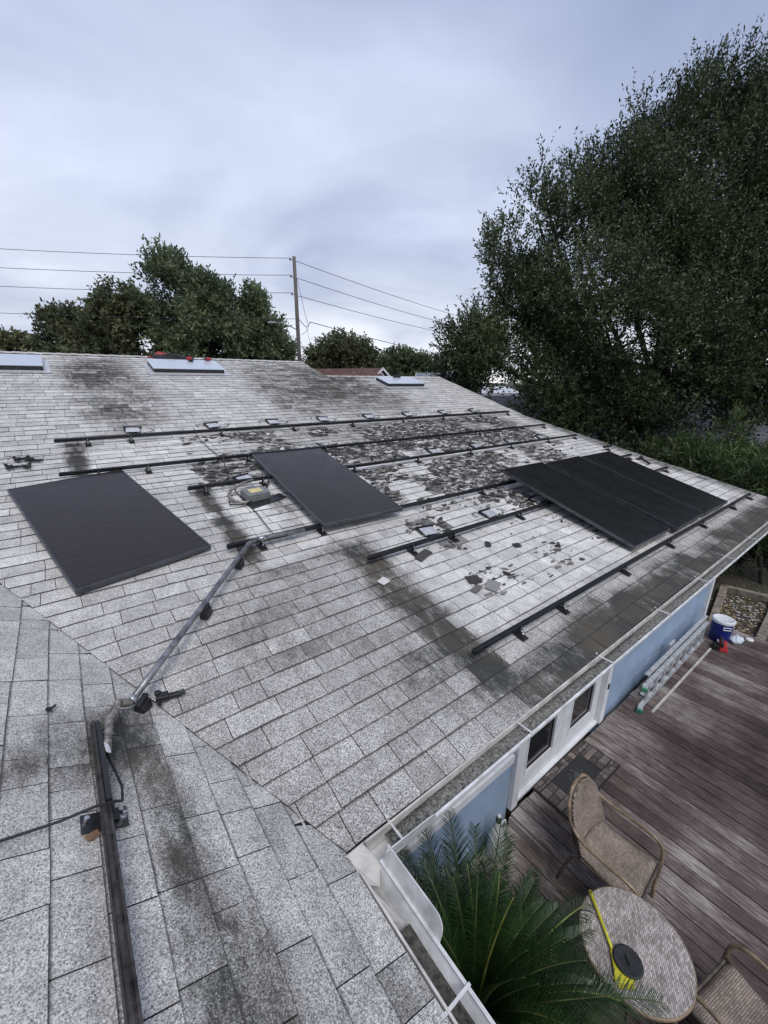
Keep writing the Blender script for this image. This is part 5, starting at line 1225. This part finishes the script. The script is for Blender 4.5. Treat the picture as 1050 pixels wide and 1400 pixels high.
# ------------------------------------------------------------------ utility pole and lines
PX, PY = 12.15, 24.0
pole = thing('utility_pole', 'wooden utility pole with a lamp arm rising behind the ridge', 'utility pole', (PX, PY, GROUND))
PT = 8.42 - GROUND
MB().tube([(0, 0, 0), (0, 0, PT * .5), (.01, .01, PT)], [.14, .12, .095], 12).build('shaft', 'pole_wood', pole, smooth=True)
lv = [8.30, 7.45, 6.55, 5.18]
ax = Vector((RGT[0], RGT[1], 0)).normalized()
WDL = Vector((-.62, .78, 0)).normalized(); 
for z in lv[:3]:
    b = MB(); b.tube([Vector((0, 0, z - GROUND - .06)), -ax * .2 + Vector((0, 0, z - GROUND - .03))], .02, 6); b.lathe([(.04, 0), (.07, .03), (.05, .06), (.07, .09), (.04, .13)], (-ax.x * .22, -ax.y * .22, z - GROUND - .07), 10); b.build('insulator', 'insulator', pole, smooth=True)
    b = MB(); b.tube([Vector((0, 0, z - GROUND - .12)), ax * .15 + Vector((0, 0, z - GROUND - .14))], .02, 6); b.build('clevis', 'insulator', pole)
b = MB(); b.tube([Vector((0, 0, 4.62 - GROUND)), -ax * .75 + Vector((0, 0, 4.95 - GROUND)), -ax * 1.25 + Vector((0, 0, 5.05 - GROUND))], .028, 7); b.build('lamp_arm', 'insulator', pole, smooth=True)
b = MB(); b.box(-ax * 1.5 + Vector((0, 0, 5.03 - GROUND)), (.55, .2, .1), rot=(0, 0, math.atan2(ax.y, ax.x)), taper=.6); b.build('lamp_head', 'insulator', pole, bevel=.02)
b = MB(); b.lathe([(.125, 0), (.125, .05)], (0, 0, 4.9 - GROUND), 12); b.lathe([(.125, 0), (.125, .05)], (0, 0, 4.2 - GROUND), 12); b.build('band', 'insulator', pole)
b = MB(); b.tube(bez([ax * .12 + Vector((0, 0, 7.3 - GROUND)), ax * .45 + Vector((0, 0, 5.6 - GROUND)), ax * .62 + Vector((0, 0, 4.75 - GROUND)), ax * .2 + Vector((0, 0, 4.35 - GROUND))], 6), .012, 5); b.tube(bez([ax * .1 + Vector((0, 0, 5.2 - GROUND)), ax * .5 + Vector((0, 0, 4.8 - GROUND)), ax * .75 + Vector((0, 0, 5.05 - GROUND))], 5), .018, 5); b.tube(bez([ax * .5 + Vector((0, 0, 4.8 - GROUND)), ax * .72 + Vector((0, 0, 3.2 - GROUND)), ax * .7 + Vector((0, 0, .3))], 5), .010, 5); b.build('dropper', 'wire', pole)
def wire(label, a, b_, sag, r=.014):
    a, b_ = Vector(a), Vector(b_); t = thing('power_line', label, 'power line', tuple(a), (0, 0, 0), 'wires strung from the utility pole')
    P = []
    for k in range(25):
        u = k / 24; P.append((b_ - a) * u - Vector((0, 0, 4 * sag * u * (1 - u))))
    MB().tube(P, r, 5).build('strand', 'wire', t, smooth=True)
tops = [Vector((PX, PY, z)) for z in lv]
lw = ['top', 'second', 'third', 'lowest']
for i, e_ in enumerate([(-5.89, 38.07, 9.07), (-6.09, 37.81, 8.02), (-6.28, 37.55, 7.01), (-6.56, 37.18, 5.57)]):
    wire(f'{lw[i]} of the four wires running left from the utility pole', tops[i] - ax * (.22 if i < 3 else .12) + Vector((0, 0, .04)), e_, .16)
for i, e_ in enumerate([(43.11, 29.72, 6.97), (42.09, 30.41, 6.43), (41.95, 30.21, 5.76), (41.47, 29.58, 3.47)]):
    wire(f'{lw[i]} of the four wires running right from the utility pole', tops[i] + ax * (.15 if i < 3 else .72) - Vector((0, 0, .12)), e_, .35, .016 if i < 3 else .02)

# ------------------------------------------------------------------ neighbouring buildings
def gable_house(name, label, c, rz, ln, wd, eave, ridge, rmat, wmat, courses=0, over=.35):
    """c: centre on ground; ridge along local X; eave/ridge heights above ground"""
    t = thing(name, label, 'house', (c[0], c[1], GROUND), (0, 0, rz))
    b = MB(); b.add([(sx * ln / 2, sy * wd / 2, z) for sx in (-1, 1) for sy in (-1, 1) for z in (0, eave)] + [(-ln / 2, 0, ridge - .06), (ln / 2, 0, ridge - .06)],
        [(0, 2, 3, 1), (4, 5, 7, 6), (0, 1, 5, 4), (2, 6, 7, 3), (1, 3, 8), (5, 9, 7)]); b.build('wall', wmat, t)
    r = MB(); hw, hl = wd / 2 + over, ln / 2 + over; ez = eave - over * (ridge - eave) / (wd / 2)
    for s in (-1, 1):
        p = [(-hl, s * hw, ez), (hl, s * hw, ez), (hl, 0, ridge), (-hl, 0, ridge)]
        r.add(p + [(x, y, z - .1) for x, y, z in p], [(0, 1, 2, 3), (7, 6, 5, 4), (0, 4, 5, 1), (1, 5, 6, 2), (2, 6, 7, 3), (3, 7, 4, 0)])
    ro = r.build('roof', rmat, t)
    if courses:
        cm = MB(); sl = math.hypot(hw, ridge - ez); ang = math.atan2(ridge - ez, hw)
        for s in (-1, 1):
            for k in range(courses):
                f = (k + .5) / courses; y = s * hw * (1 - f); z = ez + (ridge - ez) * f
                cm.box((0, y, z + .012), (2 * hl - .02, sl / courses * 1.02, .012), rot=(-s * (ang - .025), 0, 0))
        cm.build('shingle_course', rmat, ro); ro.children[0]['kind'] = 'stuff'
    for sx in (-1, 1):
        for s in (-1, 1):
            v = MB(); v.bar((sx * (hl + .012), s * hw, ez - .03), (sx * (hl + .012), 0, ridge - .03), .02, .16); v.build('bargeboard', 'white_paint', t)
    for s in (-1, 1):
        w_ = MB(); w_.box((s * (ln / 2 + .02), wd * .18, eave * .55), (.06, 1.0, 1.1)); w_o = w_.build('window', 'white_paint', t)
        q = MB(); q.box((s * (ln / 2 + .055), wd * .18, eave * .55), (.01, .86, .96)); q.build('pane', 'pane', w_o)
    vt = MB(); vt.tube([(ln * .2, wd * .12, ridge - .4), (ln * .2, wd * .12, ridge + .12)], .05, 8); vt.build('vent_pipe', 'insulator', t)
    return t
vang = math.atan2(RGT[1], RGT[0])
gable_house('neighbour_house', 'cream-walled house with brown roof peeking over the lower ridge', (17.0, 26.6, 0), vang - R(28), 5.6, 4.6, 4.05, 5.25, 'brown_roof', 'cream_wall')
gable_house('neighbour_house', 'brown roof end just right of the utility pole behind the ridge step', (13.3, 20.9, 0), vang + R(25), 4.0, 3.6, 3.9, 4.82, 'brown_roof', 'cream_wall')
gable_house('neighbour_house', 'pale blue house with blue-grey roof behind the lower ridge', (23.6, 22.7, 0), vang - R(8), 4.0, 4.5, 4.15, 5.0, 'far_grey_roof', 'pale_blue_wall')
gable_house('neighbour_house', 'house with dark shingle roof behind the huge oak', (22.8, 8.6, 0), vang + R(3), 15.5, 8.4, 2.15, 3.75, 'dark_roof', 'brick_brown', 16)
gable_house('neighbour_house', 'small grey roof tip at the left edge behind the ridge', (-2.2, 33.0, 0), vang, 4.0, 4.0, 4.0, 5.05, 'far_grey_roof', 'cream_wall')
shed = thing('white_shed', 'white flat-roofed shed with tan wall at the left foot of the oak', 'shed', (18.6, 14.6, GROUND), (0, 0, vang))
b = MB(); b.box((0, 0, 1.9), (1.9, 1.6, 3.8)); b.build('wall', 'tan_wall', shed)
b = MB(); b.box((0, -.2, 3.92), (2.3, 2.4, .16), rot=(.12, 0, 0)); b.build('roof', 'white_roof', shed)
tk2 = thing('white_shed', 'pale blue and white storage box left of the white shed', 'shed', (17.2, 15.9, GROUND), (0, 0, vang))
b = MB(); b.box((0, 0, 1.95), (1.1, 1.0, 3.9)); b.build('wall', 'pale_blue_wall', tk2); b = MB(); b.box((-.1, -.3, 3.98), (1.8, 1.7, .14), rot=(.1, 0, 0)); b.build('roof', 'white_roof', tk2)
